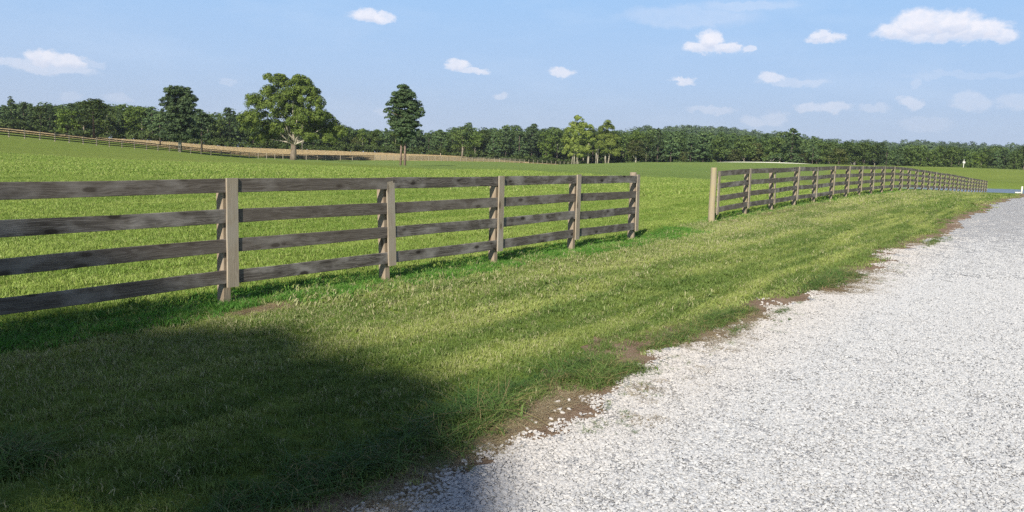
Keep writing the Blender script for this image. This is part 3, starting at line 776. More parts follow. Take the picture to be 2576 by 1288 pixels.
# --- wood edge prototypes
SKX = [-150, 0, 60, 100, 150, 235, 270, 300, 370, 410, 500, 540, 600, 640, 700, 860, 900, 950, 1000, 1060, 1100, 1150, 1185, 1200, 1240, 1290, 1340, 1380, 1420, 1500, 1570, 1600, 1650, 1700, 1760, 1850, 1900, 1960, 2000, 2080, 2150, 2250, 2400, 2576, 2800]
SKY = [250, 255, 253, 258, 252, 248, 256, 258, 256, 268, 275, 279, 281, 284, 300, 309, 312, 318, 324, 319, 322, 319, 309, 316, 308, 307, 305, 313, 320, 322, 321, 314, 316, 319, 322, 328, 331, 328, 336, 346, 353, 361, 362, 364, 368]
def proto(kind, seed):
    """unit tree of 10 m height, returned as crown and trunk meshes"""
    rs = np.random.RandomState(seed); B = []
    if kind == 'pine':
        cone = seed % 2
        for k in range(11 if cone else 10):
            z = (2.2 + k * .70) if cone else (3.2 + k * .66)
            w_ = (2.3 * (1 - k / 11.5)) if cone else 2.0 * math.sin(min(1, (k + 2) / 5) * PI / 2) * (1 - max(0, k - 4) / 7.5)
            for j in range(4):
                a_ = rs.rand() * 6.28; d_ = w_ * (.35 + .65 * rs.rand()); B.append((math.cos(a_) * d_, math.sin(a_) * d_, z + rs.randn() * .2, .85 - (.035 * k if cone else 0), .85 - (.035 * k if cone else 0), .5))
        cm = crown_mesh('crown_' + kind, B, .33, 95, seed, m_lf_pine, sub=9, flat=.7, upb=.45)
        tm = limbs('trunk', [([(0, 0, -.4), (0, 0, 4), (.1, 0, 9.5)], [.2, .15, .04])], m_bk_dark, 6)
    elif kind in ('dark', 'mid', 'olive'):
        nb = 22
        for k in range(nb):
            z = (2.4 if seed % 2 else 1.5) + rs.rand() ** .8 * (6.6 if seed % 2 else 7.5); env = 2.9 * math.sqrt(max(.05, 1 - ((z - 4.9) / 5.0) ** 2)); a_ = rs.rand() * 6.28; d_ = env * (.3 + .55 * rs.rand()); rr = .95 + rs.rand() * .45
            z = min(z, 9.9 - rr * .8)
            B.append((math.cos(a_) * d_, math.sin(a_) * d_, z, rr, rr, rr * .85))
        B.append((0, 0, 9.0, 1.0, 1.0, .9)); B.append((0, 0, 5, 2, 2, 2.5))
        mt = {'dark': m_lf_dark, 'mid': m_lf_mid, 'olive': m_lf_olive}[kind]
        cm = crown_mesh('crown_' + kind, B, .36, 68, seed, mt, sub=7)
        tm = limbs('trunk', [([(0, 0, -.4), (.1, 0, 3), (0, 0, 7)], [.21, .17, .06]), ([(.1, 0, 2.2), (1.2, -.4, 5)], [.09, .03])], m_bk_pale if seed % 2 else m_bk_dark, 6)
    return cm, tm
PR = {k: [proto(k, 100 + i * 7 + len(k)) for i in range(n_)] for k, n_ in (('pine', 6), ('dark', 4), ('mid', 3), ('olive', 2))}
LOOK = {'pine': ['dark rough pine', 'pine_tree', 'tree'], 'dark': ['deep green rounded tree', 'broadleaf_tree', 'tree'], 'mid': ['mid green leafy tree', 'broadleaf_tree', 'tree'], 'olive': ['short olive-green scrubby tree', 'scrub_tree', 'tree']}
ORD = ['next', 'second', 'third', 'fourth', 'fifth', 'sixth', 'seventh', 'eighth', 'ninth', 'tenth', 'eleventh', 'twelfth', 'thirteenth', 'fourteenth', 'fifteenth', 'sixteenth', 'seventeenth', 'eighteenth', 'nineteenth', 'twentieth', 'twenty-first', 'twenty-second', 'twenty-third', 'twenty-fourth', 'twenty-fifth', 'twenty-sixth', 'twenty-seventh', 'twenty-eighth', 'twenty-ninth', 'thirtieth'] + ['far'] * 40
marks = [(-200, 'the hilltop'), (453, 'the hillside pine'), (738, 'the great sycamore'), (1015, 'the twin-trunked pine'), (1452, 'the light green trees'), (1990, 'the broad dark pine')]
rs = np.random.RandomState(42)
def top_z(x, y, Z): return at(x, y, Z)[2]
x = -110.0; cnt = {}; used = {k: 0 for k in PR}
while x < 2700:
    Z = float(np.interp(x, FRX, FRZ)) + 3 + rs.rand() * 9
    kind = rs.choice(['pine', 'dark', 'mid', 'olive'], p=([.44, .28, .19, .09] if x < 1450 else [.16, .50, .20, .14]))
    sk = float(np.interp(x, SKX, SKY))
    if 1380 < x < 1570: kind = 'dark'
    rr = ray(x, 400)[0]; X = rr * Z; zb = hz(X, Z)
    Ht = top_z(x, sk, Z) - zb
    f_ = {'pine': .95, 'dark': .9, 'mid': .88, 'olive': .5}[kind] - .01 + rs.randn() * .10
    if 1990 < x < 3000: f_ *= .96
    hgt_t = max(4, Ht * min(f_, 1.12))
    v_ = PR[kind][used[kind] % len(PR[kind])]; used[kind] += 1
    mk = [m_ for m_ in marks if m_[0] <= x][-1]; key = mk[1]; cnt[key] = cnt.get(key, 0) + 1
    lab = '%s, %s past %s along the wood edge' % (LOOK[kind][0], 'first' if cnt[key] == 1 else ORD[cnt[key] - 1], mk[1])
    r = tree(LOOK[kind][1], lab, 'tree', (X, Z, zb), v_[0], v_[1], 'trees along the edge of the wood')
    s_ = hgt_t / 10.0; wd = s_ * (1.0 + rs.rand() * .3)
    if kind == 'olive': wd = s_ * 1.35
    r.scale = (wd, wd, s_); r.rotation_euler = (0, 0, rs.rand() * 6.28)
    x += wd * 5.0 * 1988 / Z * .60 * (.75 + .5 * rs.rand())
def special(x, top, wpx, Z, kind, lab, v=0):
    rr = ray(x, 400)[0]; X = rr * Z; zb = hz(X, Z); h_ = top_z(x, top, Z) - zb
    c_, t_ = PR[kind][v]; r = tree(LOOK[kind][1], lab, 'tree', (X, Z, zb), c_, t_); w_ = wpx * Z / 1988 / 5.6
    r.scale = (w_, w_, h_ / 10); r.rotation_euler = (0, 0, x)
special(1990, 320, 105, 290, 'pine', 'broad dark pine standing clear above the wood edge behind the knoll', 1)
special(2044, 341, 40, 300, 'pine', 'narrow-topped dark pine just beside the broad pine behind the knoll', 2)
special(1162, 318, 70, 300, 'dark', 'rounded dark tree with a pale grey trunk behind the tan fence', 1)
special(508, 272, 70, 204, 'pine', 'dark pine with its shoulder against the tall hillside pine, sycamore side', 0)
special(404, 284, 60, 208, 'pine', 'low dark pine tucked against the tall hillside pine, hilltop side', 2)
special(238, 246, 90, 200, 'dark', 'broad dark tree swelling above the wood beyond the hillside fence', 2)
special(170, 272, 62, 196, 'mid', 'brighter yellow-green tree in front of the wood on the hill', 1)
special(1600, 352, 60, 285, 'olive', 'brownish scrubby tree low at the wood edge, near the light trees', 0)
special(2110, 372, 60, 268, 'olive', 'pale olive bush-like tree where the knoll meets the wood', 1)

# --- back rows of the wood: one mass
def mass(name, label, rows, seed, mat_w, leaf, per, sub):
    rs = np.random.RandomState(seed); VV = []; TT = []
    for (X, Y, zb, h_, w_, hu) in rows:
        B = []
        for k in range(9):
            z = h_ * (.08 + .82 * rs.rand()); a_ = rs.rand() * 6.28; d_ = w_ * .28 * rs.rand() * 1.6; r_ = w_ * (.22 + .12 * rs.rand()); z = min(z, h_ - r_ * .8)
            B.append((X + math.cos(a_) * d_, Y + math.sin(a_) * d_, zb + z, r_, r_, r_ * .9))
        B.append((X, Y, zb + h_ - w_ * .2, w_ * .22, w_ * .22, w_ * .22))
        v_, t_ = crown_arrays(B, leaf, per, rs, sub=sub); VV.append(v_); TT.append(np.clip(t_ * .45 + hu, 0, 1))
    V_ = np.concatenate(VV); n = len(V_) // 4
    me = mesh_np(name, V_, np.arange(n * 4), np.full(n, 4), mat_w, dict(tint=np.concatenate(TT)))
    return link(name, me, kind='stuff', label=label, category='forest')
rows = []
for row in range(4):
    x = -160.0 + row * 11
    while x < 2800:
        Z = float(np.interp(x, FRX, FRZ)) + 16 + row * 11 + rs.rand() * 5
        sk = float(np.interp(x, SKX, SKY)) + rs.randn() * 6 + (24 if row == 0 else 15); rr = ray(x, 400)[0]; X = rr * Z; zb = hz(X, Z)
        h_ = max(6, top_z(x, sk, Z) - zb); w_ = 7.5 + rs.rand() * 4
        rows.append((X, Z, zb, h_, w_, rs.rand() * .55)); x += w_ * 1988 / Z * .62
m_lf_wood = leaf_mat('wood_mass_leaves', (0.038, 0.072, 0.022), (0.085, 0.138, 0.038), (0.150, 0.215, 0.058), .15, 0)
mass('forest', 'unbroken dark green wood rising behind the first row of trees', rows, 77, m_lf_wood, .62, 26, 3.2)
rows = []
for k in range(5200):
    x = 1150 + rs.rand() * 1750; Z = 430 + rs.rand() * 620
    rr = ray(x, 400)[0]; X = rr * Z; rows.append((X, Z))
XX = np.array([r_[0] for r_ in rows]); YY = np.array([r_[1] for r_ in rows]); ZZ = hgt(XX, YY)
VV = []; TT = []
rsh = np.random.RandomState(5)
for X, Y, zb in zip(XX, YY, ZZ):
    h_ = 9 + rsh.rand() * 4 + (rsh.rand() ** 6) * 6; w_ = 4.5 + rsh.rand() * 3
    v_, t_ = crown_arrays([(X, Y, zb + h_ - w_ * .8, w_, w_, w_ * .8)], 1.35, 4.4, rsh, sub=1.6)
    VV.append(v_); TT.append(np.clip(t_ * .55 + rsh.rand() * .45, 0, 1))
V_ = np.concatenate(VV); n = len(V_) // 4
m_lf_hill = leaf_mat('hill_leaves_haze_tinted', (0.060, 0.098, 0.046), (0.092, 0.142, 0.060), (0.130, 0.185, 0.076), .1, 0)  # lighter, bluer leaf colours: part of the distance haze is painted in here
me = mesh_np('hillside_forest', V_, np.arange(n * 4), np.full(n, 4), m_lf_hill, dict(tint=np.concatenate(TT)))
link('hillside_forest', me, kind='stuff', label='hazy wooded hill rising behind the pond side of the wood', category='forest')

# undergrowth at the foot of the wood
rows = []
x = -150.0; VV = []; TT = []
while x < 2750:
    Z = float(np.interp(x, FRX, FRZ)) + rs.rand() * 4; rr = ray(x, 400)[0]; X = rr * Z; zb = hz(X, Z); r_ = .7 + rs.rand() ** 2 * 1.6
    v_, t_ = crown_arrays([(X, Z, zb + r_ * .5, r_ * 1.3, r_, r_)], .45, 60, rs, sub=4); VV.append(v_); TT.append(np.clip(t_ * .7 + rs.rand() * .3, 0, 1)); x += r_ * 1988 / Z * .8
V_ = np.concatenate(VV); n = len(V_) // 4
link('undergrowth', mesh_np('undergrowth', V_, np.arange(n * 4), np.full(n, 4), m_lf_dark, dict(tint=np.concatenate(TT))), kind='stuff', label='low bushes along the foot of the wood', category='undergrowth')

# bare snags at the wood edge
def snag(x, y0, y1, Z, seed, lab):
    u = Z / 1988; rr = ray(x, 400)[0]; X = rr * Z; zb = hz(X, Z); h_ = (y0 - y1) * u; rs = np.random.RandomState(seed)
    L_ = [([(0, 0, -.5), (rs.randn() * .2, 0, h_ * .5), (rs.randn() * .4, 0, h_)], [.13, .10, .04])]
    for k in range(9):
        z = h_ * (.3 + .6 * rs.rand()); a_ = rs.rand() * 6.28; l_ = .6 + rs.rand() * .9; L_.append(([(0, 0, z), (math.cos(a_) * l_ * .6, math.sin(a_) * l_ * .6, z + l_ * .6), (math.cos(a_) * l_, math.sin(a_) * l_, z + l_ * 1.2)], [.07, .05, .03]))
    r = link('dead_tree', None, loc=(X, Z, zb)); r['label'] = lab; r['category'] = 'tree'; link('trunk', limbs('snag', L_, m_bk_grey, 5, seed), r)
snag(1940, 408, 383, 292, 1, 'bare pale dead tree standing behind the white rail fence')
snag(2150, 420, 396, 290, 3, 'slim leafless grey tree at the wood edge behind the long fence')
snag(760, 395, 350, 268, 4, 'thin pale bare trunk behind the great sycamore at the field edge')

# ------------------------------------------------------------------ small far things
p = at(2423, 424, 204); p[2] = hz(p[0], p[1])
r = link('bird_feeder', None, loc=p); r['label'] = 'tiny white cross-shaped pole standing at the top of the far pasture'; r['category'] = 'feeder pole'
a = Acc(); a.tube([(0, 0, -.3), (0, 0, 1.0), (0, 0, 2.0)], [.09, .08, .07], 8); link('pole', a.build('pole', m_white), r)
a = Acc(); a.add([(-.28, -.16, 1.05), (.28, -.16, 1.05), (.28, .16, 1.05), (-.28, .16, 1.05), (-.28, -.16, 1.35), (.28, -.16, 1.35), (.28, .16, 1.35), (-.28, .16, 1.35), (-.34, 0, 1.5), (.34, 0, 1.5)],
                 [(3, 2, 1, 0), (0, 1, 5, 4), (1, 2, 6, 5), (2, 3, 7, 6), (3, 0, 4, 7), (4, 5, 9, 8), (6, 7, 8, 9), (5, 6, 9), (7, 4, 8)])
link('house', a.build('house', m_white), r)
p = at(2562, 486, 78); p[2] = hz(p[0], p[1])
r = link('white_marker', None, loc=p); r['label'] = 'white L-shaped pipe at the road edge in front of the pond'; r['category'] = 'marker'
a = Acc(); a.tube([(.30, 0, -.2), (.30, 0, .3), (.30, 0, .72)], [.075] * 3, 10); link('upright', a.build('upright', m_white, True), r)
a = Acc(); a.tube([(-.33, 0, .085), (0, 0, .085), (.225, 0, .085)], [.075] * 3, 10); link('foot', a.build('foot', m_white, True), r)
p = at(1108, 395, 268); p[2] = hz(p[0], p[1])
a = Acc(); a.tube([(0, 0, -.3), (0, 0, 1.0), (.03, 0, 2.1)], [.16, .15, .14], 8)
link('wooden_post', a.build('wooden_post', m_farpale), loc=p, label='single pale post standing alone in the golden field before the wood', category='post')

# ------------------------------------------------------------------ the shade tree behind the photographer
m_lf_shade = m_lf_dark
HSH = SUN[:2] / SUN[2]
def gpt(px, py):
    d = ray(px, py); t_ = CAMH / -d[2]; return d[0] * t_, d[1] * t_
GS = [  # picture point of the shade's body, radius in m, height
 (60, 1065, 1.0, 9.5), (330, 985, .65, 8.5), (300, 1060, .95, 9), (550, 935, .6, 9), (610, 872, .42, 9.6), (560, 850, .3, 9.6), (700, 880, .28, 9.6), (540, 1030, 1.1, 10), (650, 985, .7, 9), (760, 930, .3, 9), (120, 965, .65, 9.5), (740, 1060, .8, 8), (620, 1120, 1.1, 9.5), (810, 1125, .62, 9), (300, 1180, 1.3, 10),
 (880, 1180, .62, 8), (700, 1250, .9, 9), (980, 1140, .38, 10), (960, 1240, .45, 9), (1050, 1225, .36, 8.6), (-200, 1025, 1.05, 9.5), (-200, 1100, 1.6, 10), (1120, 1260, .30, 8), (1180, 1290, .22, 8.5), (1040, 1150, .25, 9), (-500, 1000, 2.0, 10), (760, 985, .3, 9.2), (880, 1045, .3, 9.0), (980, 1060, .2, 9.3), (1130, 1200, .25, 8.4)]
blobs = []; rs = np.random.RandomState(12)
TC = np.array([-11.5, -12.5])
for (px, py, r_, h_) in GS:
    h_ = h_ * 2.6
    gx, gy = gpt(px, py); cx = gx + HSH[0] * h_; cy = gy + HSH[1] * h_
    blobs.append((cx, cy, h_, r_, r_, r_ * .9))
TC = np.array([np.mean([b_[0] for b_ in blobs]) - 1.5, np.mean([b_[1] for b_ in blobs]) - 2.5])
blobs = [(b_[0] - TC[0], b_[1] - TC[1], b_[2], b_[3], b_[4], b_[5]) for b_ in blobs]
for k in range(16):
    a_ = rs.rand() * 6.28; blobs.append((-3 + math.cos(a_) * 3.2 * rs.rand(), -2.5 + math.sin(a_) * 3 * rs.rand(), 15 + rs.rand() * 5, 1.8, 1.8, 1.5))
lines = [([(0, 0, -.4), (.1, 0, 5), (0, .1, 13)], [.75, .58, .45])]
for b_ in blobs[:26:2]: lines.append(limb((0, 0, 11.5 + rs.rand() * 1.5), b_[:3], .2, .3, rs))
tree('shade_tree', 'big leafy tree beside the drive, outside the picture, whose shade falls on the near lawn', 'tree', (TC[0], TC[1], 0),
     crown_mesh('shade_crown', blobs, .24, 330, 31, m_lf_shade, sub=14, core=.15), limbs('shade_trunk', lines, m_bk_dark))

# ------------------------------------------------------------------ grass and gravel
def grass_mat(name, g1, g2, straw, sfrac, dry, verge=False, trans=.3):
    m, t = material(name)
    P = t.pos(); ti = t.attr('tint')
    n1 = t.noise(P, .55, 3, .6); n2 = t.noise(P, 3.2, 3, .65)
    s_ = t.vmath('DOT_PRODUCT', P, (DR[0], DR[1], 0), out=1); q_ = t.vmath('DOT_PRODUCT', P, (NR[0], NR[1], 0), out=1)
    cb = t.n.new('ShaderNodeCombineXYZ'); t.l.new(t.math('MULTIPLY', s_, .10), cb.inputs[0]); t.l.new(t.math('MULTIPLY', q_, 1.15), cb.inputs[1])
    n3 = t.noise(cb.outputs[0], 1.3, 2, .5)
    c = t.mix(t.mapr(t.math('ADD', t.math('MULTIPLY', n1, .35), t.math('MULTIPLY', n3, .65)), .42, .58), g1, g2)
    c = t.mix(t.mapr(ti, 0, 1, 0, .45), c, t.mix(.5, c, g2))
    dr = t.math('ADD', ti, t.math('MULTIPLY', t.math('SUBTRACT', n2, .5), dry))
    dr = t.math('ADD', dr, t.math('MULTIPLY', t.math('SUBTRACT', n3, .5), dry * .6))
    if verge:
        dr = t.math('ADD', dr, t.mapr(q_, -4.6, -6.2, -.06, .16))
        st_ = t.noise(t.vmath('ADD', cb.outputs[0], (7.3, 0, 0)), 3.1, 1, .4)
        c = t.mix(t.math('MULTIPLY', t.mapr(st_, .50, .60), t.mapr(q_, -6.2, -4.4, .15, .75)), c, (g1[0] * .72, g1[1] * .8, g1[2] * .75))
    c = t.mix(t.mapr(dr, 1 - sfrac - .04, 1 - sfrac + .04), c, straw)
    return finish(m, t, c, .55, None, .3, trans)
m_lawn = grass_mat('lawn_blades', (0.155, 0.235, 0.052), (0.370, 0.430, 0.120), (0.52, 0.49, 0.27), .17, .7, True)
m_past = grass_mat('pasture_blades', (0.205, 0.315, 0.054), (0.325, 0.425, 0.092), (0.46, 0.50, 0.17), .13, .5)
m_lush = grass_mat('lush_blades', (0.095, 0.255, 0.036), (0.155, 0.345, 0.052), (0.30, 0.42, 0.10), .06, .2)
m_weed = grass_mat('roadside_blades', (0.085, 0.175, 0.042), (0.170, 0.265, 0.065), (0.34, 0.28, 0.13), .14, .6)
m_dry = grass_mat('dry_clippings', (0.42, 0.34, 0.19), (0.52, 0.44, 0.27), (0.32, 0.21, 0.12), .3, .3, trans=.1)
m_gold = grass_mat('golden_grass', (0.52, 0.39, 0.19), (0.60, 0.48, 0.27), (0.68, 0.57, 0.36), .3, .3)

def tuft(name, n, R, h0, h1, w_, lean, mat, seed, seg=2, lay=0.0):
    rs = np.random.RandomState(seed); V_ = []; F = []; Sz = []; Ti = []
    for i in range(n):
        a_ = rs.rand() * 6.28; d_ = R * math.sqrt(rs.rand()); x0 = math.cos(a_) * d_; y0 = math.sin(a_) * d_
        h_ = h0 + (h1 - h0) * rs.rand(); b_ = rs.rand() * 6.28; l_ = lean * (.3 + rs.rand()); f_ = rs.rand() * 6.28
        wx, wy = math.cos(f_) * w_ * .5, math.sin(f_) * w_ * .5; ti_ = rs.rand(); k0 = len(V_)
        for s_ in range(seg + 1):
            u_ = s_ / seg; cu_ = math.sin(u_ * 1.2); hx = l_ * h_ * u_ * u_
            z_ = h_ * (u_ * (1 - .35 * lean * u_)) * (1 - lay) + .004 + lay * .012 * rs.rand()
            if lay: hx = h_ * u_
            cx, cy = x0 + math.cos(b_) * hx, y0 + math.sin(b_) * hx
            if s_ < seg: ww = 1 - .25 * u_; V_ += [(cx - wx * ww, cy - wy * ww, z_ - (.01 if s_ == 0 and not lay else 0)), (cx + wx * ww, cy + wy * ww, z_ - (.01 if s_ == 0 and not lay else 0))]; Ti += [ti_, ti_]
            else: V_.append((cx, cy, z_)); Ti.append(ti_)
        for s_ in range(seg - 1): F += [k0 + 2 * s_, k0 + 2 * s_ + 1, k0 + 2 * s_ + 3, k0 + 2 * s_ + 2]; Sz.append(4)
        e_ = k0 + 2 * (seg - 1); F += [e_, e_ + 1, e_ + 2]; Sz.append(3)
    me = mesh_np(name, V_, F, Sz, mat, dict(tint=Ti))
    return bpy.data.objects.new(name, me)       # not linked: only a source for the scatter

def scatter(name, label, cat, pts_, kinds, sources, rot, scl, extra_kind='stuff'):
    me = bpy.data.meshes.new(name); me.vertices.add(len(pts_)); me.vertices.foreach_set('co', np.asarray(pts_, np.float32).ravel())
    a = me.attributes.new('kd', 'INT', 'POINT'); a.data.foreach_set('value', np.asarray(kinds, np.int32))
    a = me.attributes.new('rt', 'FLOAT_VECTOR', 'POINT'); a.data.foreach_set('vector', np.asarray(rot, np.float32).ravel())
    a = me.attributes.new('sz', 'FLOAT_VECTOR', 'POINT'); a.data.foreach_set('vector', np.asarray(scl, np.float32).ravel())
    o = link(name, me, kind=extra_kind, label=label, category=cat)
    g = bpy.data.node_groups.new(name, 'GeometryNodeTree')
    g.interface.new_socket('Geometry', in_out='INPUT', socket_type='NodeSocketGeometry'); g.interface.new_socket('Geometry', in_out='OUTPUT', socket_type='NodeSocketGeometry')
    gi = g.nodes.new('NodeGroupInput'); go = g.nodes.new('NodeGroupOutput'); jn = g.nodes.new('GeometryNodeJoinGeometry')
    def na(nm, ty):
        n = g.nodes.new('GeometryNodeInputNamedAttribute'); n.data_type = ty; n.inputs[0].default_value = nm; return n.outputs[0]
    kd = na('kd', 'INT'); rt = na('rt', 'FLOAT_VECTOR'); sz_ = na('sz', 'FLOAT_VECTOR')
    for i, s_ in enumerate(sources):
        cm = g.nodes.new('FunctionNodeCompare'); cm.data_type = 'INT'; cm.operation = 'EQUAL'
        ins = [x_ for x_ in cm.inputs if x_.enabled]
        g.links.new(kd, ins[0]); ins[1].default_value = i
        ip = g.nodes.new('GeometryNodeInstanceOnPoints'); oi = g.nodes.new('GeometryNodeObjectInfo'); oi.inputs[0].default_value = s_
        g.links.new(gi.outputs[0], ip.inputs['Points']); g.links.new(cm.outputs[0], ip.inputs['Selection']); g.links.new(oi.outputs['Geometry'], ip.inputs['Instance'])
        g.links.new(rt, ip.inputs['Rotation']); g.links.new(sz_, ip.inputs['Scale']); g.links.new(ip.outputs[0], jn.inputs[0])
    g.links.new(jn.outputs[0], go.inputs[0])
    md = o.modifiers.new('scatter', 'NODES'); md.node_group = g
    return o

rs = np.random.RandomState(99)
def wedge_even(y0, y1, dens, pad=1.6):
    st = 1 / math.sqrt(dens); W0 = .70; hw = W0 * y1 + pad
    X, Y = np.meshgrid(np.arange(-hw, hw, st), np.arange(y0, y1, st)); X = X.ravel(); Y = Y.ravel()
    X = X + (rs.rand(len(X)) - .5) * st * .8; Y = Y + (rs.rand(len(Y)) - .5) * st * .8
    k = np.abs(X) < W0 * Y + pad
    return X[k], Y[k]
def wedge(y0, y1, dens, pad=1.6, p_far=None):
    """random ground points inside the widened view wedge; dens per m2"""
    W0 = .70; area_w = W0 * y1 * 2 + 2 * pad
    n = int(dens * area_w * (y1 - y0)); X = (rs.rand(n) - .5) * area_w; Y = y0 + rs.rand(n) * (y1 - y0)
    k = np.abs(X) < W0 * Y + pad
    return X[k], Y[k]
tc = lambda X, Y: X * NR[0] + Y * NR[1]
scd = lambda X, Y: X * DR[0] + Y * DR[1]
BARE = [(gpt(1290, 1075), .5, .14), (gpt(1420, 1015), .35, .10), (gpt(1160, 1140), .3, .10), (gpt(2130, 708), .6, .10), (gpt(1920, 800), .5, .12), (gpt(650, 783), .55, .13), (gpt(700, 770), .4, .12), (gpt(1015, 712), .45, .12), (gpt(960, 722), .25, .12), (gpt(1300, 664), .3, .10), (gpt(1815, 564), .35, .15), (gpt(1845, 562), .25, .12)]
def lawn_keep(X, Y, rs):
    t_ = tc(X, Y); s_ = scd(X, Y); ed = redge(s_) - .40 + .18 * vn(X * 1.6, Y * 1.6, 3) + .09 * rs.randn(len(X))
    k = t_ < ed
    for (c_, ra, rb) in BARE:
        ds = (X - c_[0]) * DR[0] + (Y - c_[1]) * DR[1]; dt = (X - c_[0]) * NR[0] + (Y - c_[1]) * NR[1]
        k &= ~((ds / ra) ** 2 + (dt / rb) ** 2 < .8 + .4 * rs.rand(len(X)))
    return k
def fence_t(X, Y): return tc(X, Y) - np.where(scd(X, Y) < 18.5, -7.39, -7.88)
pts_ = []; kd = []; rt = []; sz_ = []
def put(X, Y, kset, s0, s1, tilt=.15, zs=None, off=0.0):
    Z = hgt(X, Y) + off; n = len(X)
    pts_.append(np.stack([X, Y, Z], -1)); kd.append(rs.choice(kset, n)); rt.append(np.stack([rs.randn(n) * tilt, rs.randn(n) * tilt, rs.rand(n) * 6.28], -1))
    s_ = s0 + (s1 - s0) * rs.rand(n); zz = s_ * (zs if zs is not None else 1); sz_.append(np.stack([s_, s_, zz * np.ones(n)], -1))
src = [tuft('lawn_near', 38, .075, .020, .046, .0042, .9, m_lawn, i, 2) for i in range(5)]           # 0-4
src += [tuft('lawn_mid', 60, .16, .03, .065, .008, .9, m_lawn, 10 + i, 2) for i in range(3)]           # 5-7
src += [tuft('past_near', 64, .16, .030, .068, .0070, .9, m_past, 20 + i, 2) for i in range(3)]        # 8-10
src += [tuft('past_mid', 60, .36, .05, .10, .017, .8, m_past, 30 + i, 2) for i in range(3)]            # 11-13
src += [tuft('lawn_far', 60, .36, .04, .075, .017, .8, m_lawn, 40 + i, 2) for i in range(3)]           # 14-16
for (y0, y1, dens, kl, kp) in ((2.6, 8.5, 230, [0, 1, 2, 3, 4], [8, 9, 10]), (8.5, 13.5, 120, [0, 1, 2, 3, 4, 5, 6, 7], [8, 9, 10])):
    X, Y = wedge(y0, y1, dens); k = lawn_keep(X, Y, rs); X = X[k]; Y = Y[k]; f = fence_t(X, Y)
    a_ = f > -.25; put(X[a_], Y[a_], kl, .8, 1.35, .2)
    b_ = (f <= -.25) & (rs.rand(len(X)) < .45); put(X[b_], Y[b_], kp, .85, 1.35, .2)
X, Y = wedge(13.5, 30, 42); k = lawn_keep(X, Y, rs); X = X[k]; Y = Y[k]; f = fence_t(X, Y); a_ = f > -.25
put(X[a_], Y[a_], [5, 6, 7], .9, 1.4, .15); b_ = ~a_; put(X[b_], Y[b_], [8, 9, 10], .9, 1.4, .15)
X, Y = wedge(30, 62, 8.5); k = lawn_keep(X, Y, rs); X = X[k]; Y = Y[k]; f = fence_t(X, Y); a_ = f > -.25
put(X[a_], Y[a_], [14, 15, 16], .9, 1.4, .1); b_ = ~a_; put(X[b_], Y[b_], [11, 12, 13], .9, 1.4, .1)
scatter('grass', 'mown lawn and pasture grass on both sides of the board fences', 'grass', np.concatenate(pts_), np.concatenate(kd), src, np.concatenate(rt), np.concatenate(sz_))

# lush strip under the fences
pts_ = []; kd = []; rt = []; sz_ = []
src = [tuft('lush', 46, .10, .06, .15, .006, .8, m_lush, 60 + i, 3) for i in range(4)] + [tuft('lush_low', 50, .14, .03, .08, .008, .9, m_lush, 70 + i, 2) for i in range(3)]
for (s0, s1, tf, dens) in ((-1.5, 18.3, -7.36, 115), (20.6, 60, -7.88, 38)):
    n = int((s1 - s0) * 1.3 * dens); s_ = s0 + rs.rand(n) * (s1 - s0); t_ = tf - .62 + rs.rand(n) * 1.15
    X, Y = ST(s_, t_)
    lim = .42 + .12 * vn(s_ * .8, s_ * 0, 9) if s0 < 0 else .16 + .1 * vn(s_ * .8, s_ * 0, 9)
    k = ((t_ - tf) < lim) & ((t_ - tf) > -.55 - .1 * rs.rand(n))
    for (c_, ra, rb) in BARE:
        ds = (X - c_[0]) * DR[0] + (Y - c_[1]) * DR[1]; dt = (X - c_[0]) * NR[0] + (Y - c_[1]) * NR[1]; k &= ~((ds / ra) ** 2 + (dt / rb) ** 2 < 1)
    X, Y = X[k], Y[k]; nearf = (np.abs((t_ - tf)[k] - .0) < .22); 
    put(X[nearf], Y[nearf], [0, 1, 2, 3], .55, .95, .2); put(X[~nearf], Y[~nearf], [4, 5, 6], .8, 1.3, .15)
scatter('tall_grass', 'lush unmown strip of bright green grass under the board fences', 'grass', np.concatenate(pts_), np.concatenate(kd), src, np.concatenate(rt), np.concatenate(sz_))

